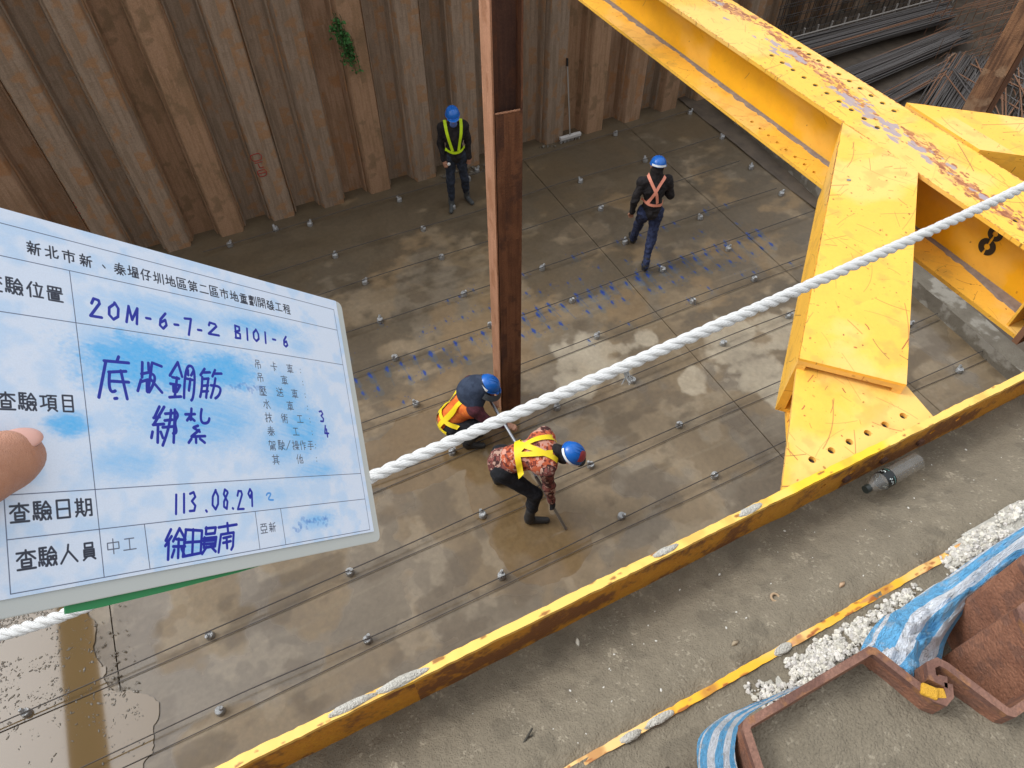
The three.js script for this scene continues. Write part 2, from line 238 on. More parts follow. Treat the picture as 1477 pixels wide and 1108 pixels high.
const floorTex = canvasTex(FW, FH, (g, w, h) => {
  const im = g.createImageData(w, h);
  const dry = [[3.45, -4.9, 0.42], [3.1, -4.6, 0.25], [4.3, -4.9, 0.2], [5.3, -4.25, 0.45], [5.25, -3.75, 0.4], [4.45, -4.0, 0.2], [5.3, -3.4, 0.3], [6.1, -4.2, 0.35], [6.4, -3.3, 0.35], [0.92, -4.53, 0.12]];
  const field = (fn, st) => { const W = Math.ceil(w / st) + 2, H = Math.ceil(h / st) + 2, d = new Float32Array(W * H); for (let j = 0; j < H; j++) for (let i = 0; i < W; i++) d[j * W + i] = fn(FX0 + i * st / PM, FZ0 + j * st / PM); return (i, j) => { const u = i / st, v = j / st, a = u | 0, b = v | 0, p = u - a, q = v - b, k = b * W + a; return (d[k] * (1 - p) + d[k + 1] * p) * (1 - q) + (d[k + W] * (1 - p) + d[k + W + 1] * p) * q; }; };
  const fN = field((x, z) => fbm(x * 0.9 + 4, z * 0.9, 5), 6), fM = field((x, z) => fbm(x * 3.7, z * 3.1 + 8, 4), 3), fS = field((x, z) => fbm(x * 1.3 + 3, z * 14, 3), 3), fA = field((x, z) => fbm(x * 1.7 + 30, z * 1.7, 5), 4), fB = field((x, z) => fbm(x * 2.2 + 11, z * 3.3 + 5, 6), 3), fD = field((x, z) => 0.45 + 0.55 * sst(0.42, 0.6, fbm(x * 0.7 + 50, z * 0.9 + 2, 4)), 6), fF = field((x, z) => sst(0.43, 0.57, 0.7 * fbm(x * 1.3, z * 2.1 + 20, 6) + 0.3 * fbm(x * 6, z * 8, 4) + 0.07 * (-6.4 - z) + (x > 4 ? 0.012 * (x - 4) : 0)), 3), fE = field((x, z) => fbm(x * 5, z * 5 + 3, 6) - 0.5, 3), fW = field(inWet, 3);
  for (let j = 0; j < h; j++) for (let i = 0; i < w; i++) {
    const x = FX0 + i / PM, z = FZ0 + j / PM;
    const n = fN(i, j), m = fM(i, j), f = 0.6 * vn(x * 28, z * 28) + 0.4 * vn(x * 71, z * 71), st = fS(i, j);
    let c = mix3([0.20, 0.152, 0.092], [0.27, 0.215, 0.145], sst(0.3, 0.7, 0.55 * n + 0.45 * m));
    c = mix3(c, [0.155, 0.14, 0.115], sst(0.49, 0.59, fA(i, j)) * 0.55); c = mix3(c, [0.36, 0.31, 0.23], sst(0.56, 0.64, fM(w - 1 - i, j)) * sst(-5.4, -4.2, z) * 0.34);
    c = mix3(c, [0.13, 0.10, 0.065], sst(0.50, 0.64, fB(i, j)) * 0.7);
    c = mix3(c, [0.29, 0.25, 0.18], sst(0.62, 0.75, st) * 0.25);
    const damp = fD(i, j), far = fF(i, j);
    { const wm = sst(0.52, 0.62, fA(i + 300 < w ? i + 300 : i - 300, j)) * sst(-3.6, -5.4, z + 1.5 * (m - 0.5)); c = mix3(c, [0.24, 0.165, 0.085], wm * 0.6); } c = [c[0] * 0.82, c[1] * 0.77, c[2] * 0.70]; c = mix3(c, [0.088, 0.067, 0.042], far * 0.78);   // wet patches, thickened towards the far wall to paint in its shade
    const e5 = 1.5 * fE(i, j); let dr = 0; for (const [dx, dz, r] of dry) { const q = Math.hypot(x - dx, z - dz) / r; if (q < 2) dr = Math.max(dr, sst(1.15, 0.75, q + e5)); }
    c = mix3(c, [0.44, 0.38, 0.28], dr * 0.62 * (0.6 + 0.6 * m));
    const wt = sst(1.02, 0.96, fW(i, j)); c = mix3(c, [0.155, 0.098, 0.042], wt * 0.72);
    c = c.map((v) => v * (0.86 + 0.28 * f));
    const k = (j * w + i) * 4; for (let q = 0; q < 3; q++) im.data[k + q] = Math.min(255, 255 * lin(c[q])); im.data[k + 3] = 255;
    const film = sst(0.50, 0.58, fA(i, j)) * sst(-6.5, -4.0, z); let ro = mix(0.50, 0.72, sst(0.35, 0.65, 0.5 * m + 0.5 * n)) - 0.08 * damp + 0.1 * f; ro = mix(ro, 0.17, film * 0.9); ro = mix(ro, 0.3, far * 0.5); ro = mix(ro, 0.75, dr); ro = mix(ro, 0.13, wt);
    floorRough[j * w + i] = 255 * Math.min(1, ro);
  }
  g.putImageData(im, 0, 0);
  for (const [x, z, s, trail] of blueMarks) {
    const X = (x - FX0) * PM, Y = (z - FZ0) * PM, q = (k) => h2(X | 0, k) - 0.5; g.save(); g.translate(X, Y); g.rotate(0.25 * q(3)); g.lineCap = 'round';
    if (trail) { g.strokeStyle = `rgba(34,66,130,${0.12 + 0.22 * s * h2(Y | 0, 5)})`; g.lineWidth = 2; g.beginPath(); g.moveTo(0, 0); g.lineTo(2 + 4 * q(6), 40 + 14 * q(7)); g.stroke(); }
    g.strokeStyle = `rgba(22,50,135,${0.36 + 0.34 * Math.min(1, s)})`; g.lineWidth = 1.8 + 2.2 * s; g.beginPath(); g.moveTo(2 * q(9), -3 - 3 * s); g.lineTo(1.5 * q(8), 2 + 2.5 * s); g.stroke(); g.fillStyle = g.strokeStyle; g.beginPath(); g.ellipse(q(4) * 2, -1, 1.8 + 2 * s * (0.5 + q(5)), 1.6 + 2.2 * s, 0, 0, 6.3); g.fill();
    g.strokeStyle = `rgba(40,84,150,${0.10 * s + 0.04})`; g.lineWidth = 6 + 6 * s; g.beginPath(); g.moveTo(4 * q(1), -4); g.lineTo(4 * q(2), 8 + 6 * s); g.stroke();
    for (let k = 0; k < 4; k++) { g.fillStyle = 'rgba(30,56,140,.4)'; g.fillRect(q(k + 10) * 30, q(k + 20) * 34, 2.2, 2.6); }
    g.restore();
  }
});
floorTex.wrapS = floorTex.wrapT = THREE.ClampToEdgeWrapping;
const roughTex = pixels(FW / 2, FH >> 1, (i, j) => { const v = floorRough[(j * 2) * FW + i * 2] / 255; return [v, v, v]; }, false); roughTex.wrapS = roughTex.wrapT = THREE.ClampToEdgeWrapping;
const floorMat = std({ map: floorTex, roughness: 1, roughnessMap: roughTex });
roughTex.flipY = false;
function floorUV(g, flip = true) { const p = g.attributes.position, uv = g.attributes.uv; for (let i = 0; i < p.count; i++) uv.setXY(i, (p.getX(i) - FX0) / (FX1 - FX0), flip ? 1 - (p.getZ(i) - FZ0) / (FZ1 - FZ0) : (p.getZ(i) - FZ0) / (FZ1 - FZ0)); return g; }
// the roughness map is a DataTexture (row 0 at v = 0): store it upside down so both maps share one uv
{ const d = roughTex.image.data, w = FW / 2, h = FH >> 1, c = new Uint8Array(d); for (let j = 0; j < h; j++) d.set(c.subarray((h - 1 - j) * w * 4, (h - j) * w * 4), j * w * 4); }
const pit = structGroup('pit_floor');
{
  const xs = [-14, -2.47, 4.72, 6.86, 8.45];
  for (let i = 0; i + 1 < xs.length; i++) {
    const a = xs[i] + (i ? 0.006 : 0), b = xs[i + 1] - 0.006, nx = Math.max(2, Math.round((b - a) / 0.12)), nz = 78;
    const g = new THREE.PlaneGeometry(b - a, FZ1 - FZ0, nx, nz); g.rotateX(-Math.PI / 2); g.translate((a + b) / 2, 0, (FZ0 + FZ1) / 2);
    const p = g.attributes.position; for (let k = 0; k < p.count; k++) p.setY(k, 0.010 * (fbm(p.getX(k) * 1.6, p.getZ(k) * 1.6, 3) - 0.5));
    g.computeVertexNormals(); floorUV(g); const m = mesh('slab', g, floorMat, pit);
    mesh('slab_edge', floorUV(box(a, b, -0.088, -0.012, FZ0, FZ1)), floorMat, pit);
  }
}
// muddy puddle in the lower left, mirror smooth, with a drift of scum across it
{
  const ring = [[-6.5, -5.4], [-4.6, -5.3], [-3.3, -4.75], [-2.72, -4.5], [-2.62, -4.1], [-2.68, -3.7], [-2.55, -3.35], [-2.3, -3.15], [-2.2, -2.8], [-2.35, -2.5], [-2.7, -2.3], [-3.6, -1.9], [-5, -1.6], [-6.5, -1.5]];
  const cv = new THREE.CatmullRomCurve3(ring.map(([x, z]) => V(x, 0, z)), true).getPoints(240).map((p) => { const a = fbm(p.x * 4, p.z * 4, 4) - 0.5, b = fbm(p.x * 4 + 20, p.z * 4, 4) - 0.5; return new THREE.Vector2(p.x + 0.28 * a, -(p.z + 0.28 * b)); });
  const g = new THREE.ShapeGeometry(new THREE.Shape(cv)); g.rotateX(-Math.PI / 2); g.translate(0, 0.012, 0);
  const w = mesh('puddle_water', g, new THREE.MeshPhysicalMaterial({ color: new THREE.Color().setRGB(0.15, 0.10, 0.045), roughness: 0.05, ior: 1.62 }), scene); w.userData = { kind: 'structure' };
  const R = rng(21), lumps = [];
  for (let i = 0; i < 3000; i++) {
    const t = R(), x = -4.4 + 2.6 * t, zc = -3.62 + 0.2 * Math.sin(x * 2.3) + (x + 3.2) * 0.2, z = zc + (R() + R() + R() - 1.5) * 0.62; if (fbm(x * 5, z * 8, 4) < 0.50 || x > -2.3) continue;
    const s = 0.0025 + 0.009 * R() ** 3, q = new THREE.IcosahedronGeometry(s, 0); q.scale(1.3 + 1.2 * R(), 0.6, 0.6 + 0.6 * R()); q.rotateY(R() * 3); q.translate(x, 0.013, z); lumps.push(q);
  }
  for (let i = 0; i < 1800; i++) {
    const x = -3.7 + 1.0 * R(), z = -4.55 + (R() + R() - 1) * 0.32 + (x + 3.3) * -0.15; if (fbm(x * 5, z * 5, 3) < 0.46) continue;
    const s = 0.003 + 0.012 * R() ** 3, q = new THREE.IcosahedronGeometry(s, 0); q.scale(1.5 + R(), 0.4, 0.6 + 0.6 * R()); q.rotateY(R() * 3); q.translate(x, 0.013, z); lumps.push(q);
  }
  tag(mesh('floating_scum', lumps, std({ color: new THREE.Color().setRGB(0.13, 0.11, 0.085), roughness: 0.35 }), scene), 'crumbly grey scum drifting on the muddy puddle in the lower left', 'scum', null, 'stuff');
}
// ---------------------------------------------------------------- sheet pile walls
function thick(pts, t) {                     // offset a polyline [x, z] to a closed outline
  const L = [], Q = []; const n = pts.length;
  for (let i = 0; i < n; i++) {
    const a = pts[Math.max(0, i - 1)], b = pts[Math.min(n - 1, i + 1)], p = pts[i];
    const d1 = i ? norm2([p[0] - a[0], p[1] - a[1]]) : null, d2 = i < n - 1 ? norm2([b[0] - p[0], b[1] - p[1]]) : null;
    let nx, nz, s = 1; if (!d1 || !d2) { const d = d1 || d2; nx = -d[1]; nz = d[0]; } else { const m = norm2([-(d1[1] + d2[1]), d1[0] + d2[0]]); nx = m[0]; nz = m[1]; s = 1 / Math.max(0.5, nx * -d1[1] + nz * d1[0]); }
    L.push([p[0] + nx * t / 2 * s, p[1] + nz * t / 2 * s]); Q.push([p[0] - nx * t / 2 * s, p[1] - nz * t / 2 * s]);
  }
  return L.concat(Q.reverse());
}
function norm2(v) { const l = Math.hypot(...v) || 1; return [v[0] / l, v[1] / l]; }
function extrudeY(outline, y0, y1) { const s = new THREE.Shape(outline.map(([x, z]) => new THREE.Vector2(x, -z))); const g = new THREE.ExtrudeGeometry(s, { depth: y1 - y0, bevelEnabled: false }); g.rotateX(-Math.PI / 2); g.translate(0, y0, 0); return g; }
// one U pile: web at depth d in front of (or behind) the lock line; half width hw, flange legs slanted
function pileOutline(hw, web, d, t) {
  const k = 0.010;
  return thick([[-hw + 0.012, 0.020 * Math.sign(-d)], [-hw - 0.002, 0.004 * Math.sign(d)], [-hw + 0.016, 0.012 * Math.sign(d)], [-web - k, d * 0.9], [-web, d], [web, d], [web + k, d * 0.9], [hw - 0.016, 0.012 * Math.sign(d)], [hw + 0.002, 0.004 * Math.sign(d)], [hw - 0.012, 0.020 * Math.sign(-d)]], t);
}
function farWall(name, label, x0, n, zf, y1, phase) {
  const w = thing(name, label, 'retaining wall', [x0, 0, zf]); const R = rng(phase * 17 + 4);
  const gf = boxUV(extrudeY(pileOutline(0.2, 0.150, 0.13, 0.016), -0.08, y1)), gb = boxUV(extrudeY(pileOutline(0.2, 0.150, -0.13, 0.016), -0.08, y1));
  for (let i = 0; i < n; i++) {
    const m = new THREE.Mesh(i % 2 ? gb : gf, M.pile[Math.floor(R() * M.pile.length)]); m.name = 'sheet_pile'; m.castShadow = m.receiveShadow = true;
    m.position.set(i * 0.3965 + (R() - 0.5) * 0.014, (R() - 0.5) * 0.03, (R() - 0.5) * 0.035); m.rotation.z = (R() - 0.5) * 0.006; w.add(m);
  }
  return w;
}
// front webs end at x = -0.74 + 0.793 k on the right
const farW = farWall('sheet_pile_wall', 'tall rust brown sheet pile wall behind the standing worker', -0.74 - 0.16 - 0.793 * 9, 46, -9.63, 5.3, 1);
farWall('sheet_pile_wall', 'shadowed sheet pile wall behind the rebar mat, upper right', 8.45, 34, -11.3, 5.3, 2);
// end walls and the bank that close the pit outside the frame
struct('ground', join([box(-40, -14, -0.5, 5.2, -40, 40), box(-14, 40, -0.5, 5.2, -40, -12.2), box(26, 40, -0.5, 5.2, -12.2, 40), box(-14, 8.3, -0.5, 5.2, -12.2, -10.1)]), M.dirt);
// red hand-written survey marks on two piles
function redMark(parent, x, y, z, strokes, s) {
  const gs = strokes.map((st) => tube(st.map(([a, b]) => [x + a * s, y + b * s, z]), 0.007, 8, 4)); for (const g of gs) { g.translate(0, 0, -z); g.scale(1, 1, 0.25); g.translate(0, 0, z); }
  tag(mesh('painted_mark', gs, std({ color: new THREE.Color().setRGB(0.36, 0.04, 0.03), roughness: 0.8 }), parent), 'faint red hand painted mark on a pile');
}
redMark(farW, 0.50, 0.95, -9.498, [[[0, 1], [0.6, 1], [0.6, 0.6], [0, 0.6], [0, 1]], [[0.1, 0.4], [0.6, 0.4]], [[0.3, 0.3], [0.35, 0.0], [0.6, 0.0]], [[0.1, -0.2], [0.1, -0.6], [0.6, -0.6], [0.6, -0.2], [0.1, -0.2]], [[0.1, -0.4], [0.6, -0.4]]], 0.22);
redMark(farW, -1.86, 0.95, -9.498, [[[0, 1], [0.4, 0.7]], [[0.4, 1], [0, 0.6]], [[0.5, 0.5], [0.5, 0.1], [0.9, 0.1], [0.9, 0.5], [0.5, 0.5]], [[0, 0.2], [0.2, -0.2]], [[0, -0.4], [0.6, -0.6], [0.2, -0.8]]], 0.2);
// near wall: the tops of the piles under the photographer
const nearW = thing('sheet_pile_wall', 'rusty sheet pile tops at the bottom right, filled with mortar', 'retaining wall', [0.75, 5.25, 0]);
const NP = 0.5, NX0 = 0.745;                 // pitch and the first front pile
const nearPile = (i) => (i < 1 ? [NX0 + NP * i, 0.25] : i === 1 ? [NX0 + 0.25 + 0.155, 0.155] : [NX0 + 0.25 + 0.31 + 0.25 + NP * (i - 2), 0.25]);   // the second pile is a narrow closing pile
function nearOutline(front, hw) {
  const s = front ? -1 : 1, d = 0.112 * s, w = hw - 0.085;
  const right = front ? [[w, d], [w + 0.008, d * 0.94], [hw - 0.037, 0.02], [hw - 0.024, 0.034], [hw - 0.004, 0.03], [hw + 0.012, 0.012]] : [[w, d], [w + 0.008, d * 0.94], [hw - 0.038, -0.014], [hw - 0.028, -0.03], [hw - 0.008, -0.032], [hw + 0.008, -0.012], [hw - 0.004, 0.006], [hw - 0.014, -0.004]];
  const pts = right.map(([x, z]) => [-x, z]).reverse().concat(right); return thick(pts, 0.0165);
}
for (let i = -9; i <= 9; i++) {
  const front = i % 2 === 0, [cx, hw] = nearPile(i); if (i > 7) continue;
  const o = nearOutline(front, hw).map(([x, z]) => [x + cx, z]);
  const p = umesh('sheet_pile', extrudeY(o, -0.08, 5.244), M.nearPile, nearW);
  umesh('pile_rim', extrudeY(o, 5.2445, 5.262), M.rimRust, p);
}
{ // yellow paint on the hook of the first interlock
  const g1 = new RoundedBoxGeometry(0.034, 0.012, 0.026, 2, 0.005), g2 = new RoundedBoxGeometry(0.026, 0.012, 0.022, 2, 0.004); g1.rotateY(-0.9); g1.translate(0.958, 5.262, 0.006); g2.rotateY(-0.5); g2.translate(0.975, 5.257, 0.018);
  umesh('paint_patch', [g1, g2], std({ color: new THREE.Color().setRGB(0.62, 0.33, 0.02), roughness: 0.6, bumpMap: bumpAt(0.05), bumpScale: 0.003 }), nearW);
}
// ---------------------------------------------------------------- ground at the top, behind and in front of the near piles
function terrain(x0, x1, z0, z1, step, fy, inside) {
  const nx = Math.round((x1 - x0) / step), nz = Math.round((z1 - z0) / step), pos = [], uv = [], idx = [];
  for (let j = 0; j <= nz; j++) for (let i = 0; i <= nx; i++) { const x = x0 + (x1 - x0) * i / nx, z = z0 + (z1 - z0) * j / nz; pos.push(x, fy(x, z), z); uv.push(x, z); }
  for (let j = 0; j < nz; j++) for (let i = 0; i < nx; i++) { const x = x0 + (x1 - x0) * (i + 0.5) / nx, z = z0 + (z1 - z0) * (j + 0.5) / nz; if (inside && !inside(x, z)) continue; const a = j * (nx + 1) + i; idx.push(a, a + nx + 1, a + 1, a + 1, a + nx + 1, a + nx + 2); }
  const g = new THREE.BufferGeometry(); g.setAttribute('position', new THREE.Float32BufferAttribute(pos, 3)); g.setAttribute('uv', new THREE.Float32BufferAttribute(uv, 2)); g.setIndex(idx); g.computeVertexNormals(); return g;
}
const grit = (x, z) => 0.010 * (fbm(x * 26, z * 26, 4) - 0.5) + 0.02 * (fbm(x * 4, z * 4, 3) - 0.5);
const pileAt = (x) => { for (let i = -10; i <= 10; i++) { const [c, hw] = nearPile(i); if (Math.abs(x - c) <= hw + 1e-6) return [i, c, hw]; } return [0, 0, 0.25]; };
function lockZ(x) { // centre line of the near piles
  const [i, c, hw] = pileAt(x), f = Math.abs(x - c), s = i % 2 === 0 ? -1 : 1, w = hw - 0.085; return s * 0.112 * (f < w ? 1 : f < hw - 0.037 ? (hw - 0.037 - f) / 0.048 * 0.9 : 0);
}
const back = mesh('backfill_ground', terrain(-4.5, 4.5, -0.12, 1.5, 0.0125, (x, z) => 5.205 + grit(x, z) + 0.03 * sst(0, 0.4, z) * (fbm(x * 3, z * 3, 3) - 0.3), (x, z) => z > lockZ(x) - 0.004), M.dirt, scene); back.userData = { kind: 'structure' };
struct('ground', join([box(-14, 26, -0.08, 5.15, 1.45, 40), box(-14, -4.4, -0.08, 5.15, 0.15, 1.45), box(4.4, 26, -0.08, 5.15, 0.15, 1.45), box(-4.4, 4.4, -0.08, 5.1, 0.15, 1.45)]), M.dirt);
struct('ground', box(-4.5, 4.6, 3.6, 3.8, -0.245, 0.098), M.dirt);
const ledge = mesh('mortar_ledge', terrain(-4.5, 4.6, -0.262, 0.10, 0.01, (x, z) => 4.80 + 0.05 * sst(-0.24, -0.12, z) + grit(x, z), (x, z) => z < lockZ(x) + 0.004 && !(pileAt(x)[0] % 2 && z > -0.15 + 0.03 * (fbm(x * 9, 2, 2) - 0.5))), M.dirt, scene); ledge.userData = { kind: 'structure' };
// white gravelly mortar spilt along the ledge
const HEAPS = [[0.96, 1.28, -0.190, 0.040, 0.012, 1], [0.84, 1.02, -0.180, 0.042, 0.010, 5], [1.52, 2.3, -0.238, 0.058, 0.045, 9]];
const heapR = (x, z, [x0, x1, zc, hw, , s]) => 1 - Math.hypot((x - (x0 + x1) / 2) / ((x1 - x0) / 2), (z - zc) / hw) - 0.5 * (fbm(x * 14 + s, z * 14, 3) - 0.5);
const heapY = (x, z, a) => 4.788 + 0.05 * sst(-0.24, -0.12, z) + a[4] * Math.min(1, Math.max(0, heapR(x, z, a)) * 2.2) * (0.35 + 1.3 * fbm(x * 24, z * 24 + a[5], 4));
{
  const R = rng(61), spots = [], g0 = new THREE.DodecahedronGeometry(1, 0); { const p = g0.attributes.position; for (let i = 0; i < p.count; i++) { const k = 0.8 + 0.4 * vn(p.getX(i) * 2 + 9, p.getY(i) * 2 + p.getZ(i) * 3); p.setXYZ(i, p.getX(i) * k, p.getY(i) * k, p.getZ(i) * k); } g0.computeVertexNormals(); }
  const zones = [[0.80, 1.04, -0.180, 0.052, 620], [0.95, 1.27, -0.190, 0.046, 1250], [1.24, 1.44, -0.212, 0.028, 190], [1.54, 2.1, -0.232, 0.05, 2600]];
  for (const [a, b, z, w, n] of zones) for (let i = 0; i < n; i++) {
    const x = a + (b - a) * Math.min(1, R()), t = (x - a) / (b - a), zz = z - (x - a) * 0.03 + (R() + R() - 1) * w * (0.55 + 0.6 * fbm(x * 15, 3, 2)); if (fbm(x * 22, zz * 22, 2) < 0.36) continue; if (Math.min(t, 1 - t) < 0.12 && R() < 0.6) continue;
    spots.push([x, Math.max(4.803 + 0.05 * sst(-0.24, -0.12, zz), ...HEAPS.map((q) => (heapR(x, zz, q) > 0.02 ? heapY(x, zz, q) : 0))) + 0.004 * R(), zz, 0.0028 + 0.0062 * R() ** 2]);
  }
  const im = new THREE.InstancedMesh(g0, M.pebble, spots.length), m4 = new THREE.Matrix4(), q = new THREE.Quaternion(), e = new THREE.Euler(), col = new THREE.Color();
  spots.forEach(([x, y, z, s], i) => { q.setFromEuler(e.set(R() * 6, R() * 6, R() * 6)); im.setMatrixAt(i, m4.compose(V(x, y, z), q, V(s * (1 + 0.5 * R()), s * (0.6 + 0.4 * R()), s))); const v = 0.62 + 0.5 * R(); im.setColorAt(i, col.setRGB(v, v * 0.98, v * (0.9 + 0.1 * R()))); });
  im.name = 'gravel'; im.castShadow = im.receiveShadow = true; im.userData = { kind: 'stuff', label: 'white pebbly mortar spilt between the yellow beam and the striped tarp', category: 'gravel' }; scene.add(im);
  tag(mesh('mortar_heap', HEAPS.map((a) => terrain(a[0], a[1], a[2] - a[3], a[2] + a[3], 0.006, (x, z) => heapY(x, z, a), (x, z) => heapR(x, z, a) > 0.02)), M.mortar, scene), 'pale set mortar heaped against the inner edge of the yellow beam', 'mortar');
}
// ---------------------------------------------------------------- waler: H beam lying along the near wall
const wal = thing('waler_beam', 'long yellow H beam filled with dirt, running along the near pit edge', 'steel beam', [0, 4.4, -0.455]);
{
  const X0 = -9, X1 = 11, holes = [1.33, 1.42, 1.51, 1.6, 1.69, 1.78, 1.87, 1.96, 2.05];
  const plateX = (z0, z1, y0, y1, hs) => { const s = new THREE.Shape([new THREE.Vector2(X0, y0), new THREE.Vector2(X1, y0), new THREE.Vector2(X1, y1), new THREE.Vector2(X0, y1)]); for (const [x, y, r] of hs) { const p = new THREE.Path(); p.absarc(x, y, r, 0, 6.2832, true); s.holes.push(p); } const g = new THREE.ExtrudeGeometry(s, { depth: z1 - z0, bevelEnabled: false, curveSegments: 8 }); g.translate(0, 0, z0); return g; };
  umesh('flange', plateX(-0.660, -0.639, 4.4, 4.785, [[1.49, 4.72, 0.012], [1.62, 4.72, 0.012], [1.75, 4.72, 0.012], [2.0, 4.72, 0.012], [2.13, 4.72, 0.012]]), M.rustPaint, wal);
  umesh('flange', box(X0, X1, 4.4, 4.785, -0.268, -0.249), M.rustPaint, wal);
  umesh('web', box(X0, X1, 4.562, 4.575, -0.639, -0.268), M.rustPaint, wal);
  for (const x of [1.603, 1.777, 1.954]) umesh('bolt_and_shade_plug', rod([x, 4.690, -0.641], [x, 4.690, -0.628], 0.017, 0.016, 6), M.darkRustShade, wal);
  // painted top edges, worn and a little wavy
  const edge = (zc, w, s, chip) => { const g = new THREE.BoxGeometry(X1 - X0, 0.018, w, 1400, 1, 2), p = g.attributes.position; g.translate((X0 + X1) / 2, 4.794, zc); for (let i = 0; i < p.count; i++) { const x = p.getX(i), n = fbm(x * 16 + s, 2, 3) - 0.5, k = fbm(x * 60 + s, 7, 2) - 0.5; p.setZ(i, p.getZ(i) + Math.sign(p.getZ(i) - zc) * (0.004 * k) + 0.003 * n); if (p.getY(i) > 4.794) p.setY(i, p.getY(i) + 0.003 * k); } g.computeVertexNormals(); return g; };
  const worn = canvasTex(2048, 32, (g, w, h) => { const R = rng(71), pm = w / 6; baseNoise(g, w, h, pm, [0.86, 0.50, 0.018], [0.5, 0.22, 0.03], 0.4, 5); for (let i = 0; i < 260; i++) blotch(g, R, R() * w, R() * h, (0.002 + 0.006 * R() * R()) * pm, 'rgba(120,70,26,.75)', 0, 2 + 2 * R()); });
  metres(worn, 6, 0.1);
  const worn2 = canvasTex(2048, 32, (g, w, h) => { const R = rng(73), pm = w / 6; baseNoise(g, w, h, pm, [0.80, 0.42, 0.018], [0.36, 0.13, 0.03], 0.7, 9); for (let i = 0; i < 700; i++) blotch(g, R, R() * w, R() * h, (0.002 + 0.009 * R() * R()) * pm, i % 3 ? 'rgba(140,70,26,.8)' : 'rgba(180,120,90,.7)', 0, 2 + 3 * R()); for (let i = 0; i < 9; i++) blotch(g, R, R() * w, h * 0.5, (0.01 + 0.02 * R()) * pm, 'rgba(150,90,62,.9)', 0, 3); });
  metres(worn2, 6, 0.1);
  umesh('painted_edge', edge(-0.6495, 0.026, 1), std({ map: worn, roughness: 0.5 }), wal);
  umesh('painted_edge', edge(-0.2585, 0.021, 4), std({ map: worn2, roughness: 0.55 }), wal);
  const lumpOn = (x, z, L, w, s) => { const g = new THREE.IcosahedronGeometry(1, 3), p = g.attributes.position; for (let i = 0; i < p.count; i++) { const k = 0.8 + 0.6 * fbm(p.getX(i) * 2.3 + s, p.getY(i) * 2.3 + p.getZ(i) * 2, 3); p.setXYZ(i, p.getX(i) * L * 1.4 * k, p.getY(i) * 0.007 * k, p.getZ(i) * w * 0.85 * k); } g.computeVertexNormals(); g.translate(x, 4.803, z); return g; };
  for (const a of [[-0.03, -0.651, 0.05, 0.014, 1], [-0.17, -0.652, 0.045, 0.012, 2], [0.84, -0.652, 0.03, 0.012, 3], [1.16, -0.65, 0.03, 0.014, 4], [0.965, -0.257, 0.02, 0.014, 5], [0.55, -0.257, 0.03, 0.012, 6], [0.46, -0.255, 0.022, 0.012, 7]]) umesh('mortar_splash', lumpOn(...a), M.mortar, wal);
}
{ // dirt lying in the trough
  const f = (x, z) => { const t = (z + 0.64) / 0.37; return 4.609 + 0.02 * sst(0.6, 1.8, x) + 0.171 * sst(0.08, 1.0, t) - 0.02 * sst(0.6, 1.8, x) * sst(0, 0.9, t) + 0.022 * (fbm(x * 5, z * 7, 3) - 0.5) + 0.011 * (fbm(x * 30, z * 30, 4) - 0.5) * sst(0, 0.2, 1 - t + 0.2); };
  tag(mesh('dirt_fill', terrain(-2.6, 4.2, -0.64, -0.267, 0.0085, (x, z) => Math.min(f(x, z), z > -0.29 ? 4.79 : 9)), M.dirt, scene), 'sandy brown dirt filling the trough of the long yellow beam', 'dirt', null, 'stuff');
  const R = rng(88), bits = []; for (let i = 0; i < 45; i++) { const x = 0.1 + 2.3 * R(), z = -0.6 + 0.3 * R(), s = 0.0013 + 0.0024 * R() * R(); const q = new THREE.IcosahedronGeometry(s, 0); q.scale(1.6, 0.7, 1); q.rotateY(R() * 3); q.translate(x, f(x, z) + s * 0.4, z); bits.push(q); }
  tag(mesh('pebble_scatter', bits, M.pebble, scene), 'tiny pale pebbles strewn over the dirt in the yellow beam', 'pebbles', null, 'stuff');
  const y = f(0.23, -0.387) + 0.006;
  tag(mesh('twig', [tube([[0.20, y, -0.372], [0.222, y + 0.004, -0.384], [0.246, y, -0.399]], 0.0032, 10, 6), tube([[0.224, y, -0.384], [0.24, y + 0.003, -0.383]], 0.0018, 4, 5)], std({ color: new THREE.Color().setRGB(0.05, 0.045, 0.035), roughness: 0.9 }), scene), 'short dark twig lying on the dirt inside the yellow beam', 'twig');
  const chip = (x, z, c, label, a) => { const g = new THREE.TetrahedronGeometry(0.012, 1); g.scale(1.3, 0.3, 0.6); g.rotateY(a); g.translate(x, f(x, z) + 0.004, z); tag(mesh('leaf_chip', g, std({ color: new THREE.Color().setRGB(...c), roughness: 0.8 }), scene), label, 'debris'); };
  chip(0.499, -0.579, [0.62, 0.58, 0.48], 'small white chip standing on the dirt below the long yellow beam edge', 1.4);
  chip(1.268, -0.334, [0.42, 0.28, 0.17], 'curled tan leaf scrap on the dirt right of the ring shaped scrap', 0.3);
  chip(0.87, -0.336, [0.3, 0.24, 0.16], 'flat brown leaf scrap on the dirt close to the inner yellow edge', 0.2);
  const ring = new THREE.TorusGeometry(0.012, 0.004, 6, 16); ring.rotateX(Math.PI / 2); ring.translate(1.084, f(1.084, -0.40) + 0.003, -0.40);
  tag(mesh('scrap_ring', ring, std({ color: new THREE.Color().setRGB(0.36, 0.25, 0.15), roughness: 0.8 }), scene), 'small brown ring shaped scrap pressed into the dirt', 'debris');
}
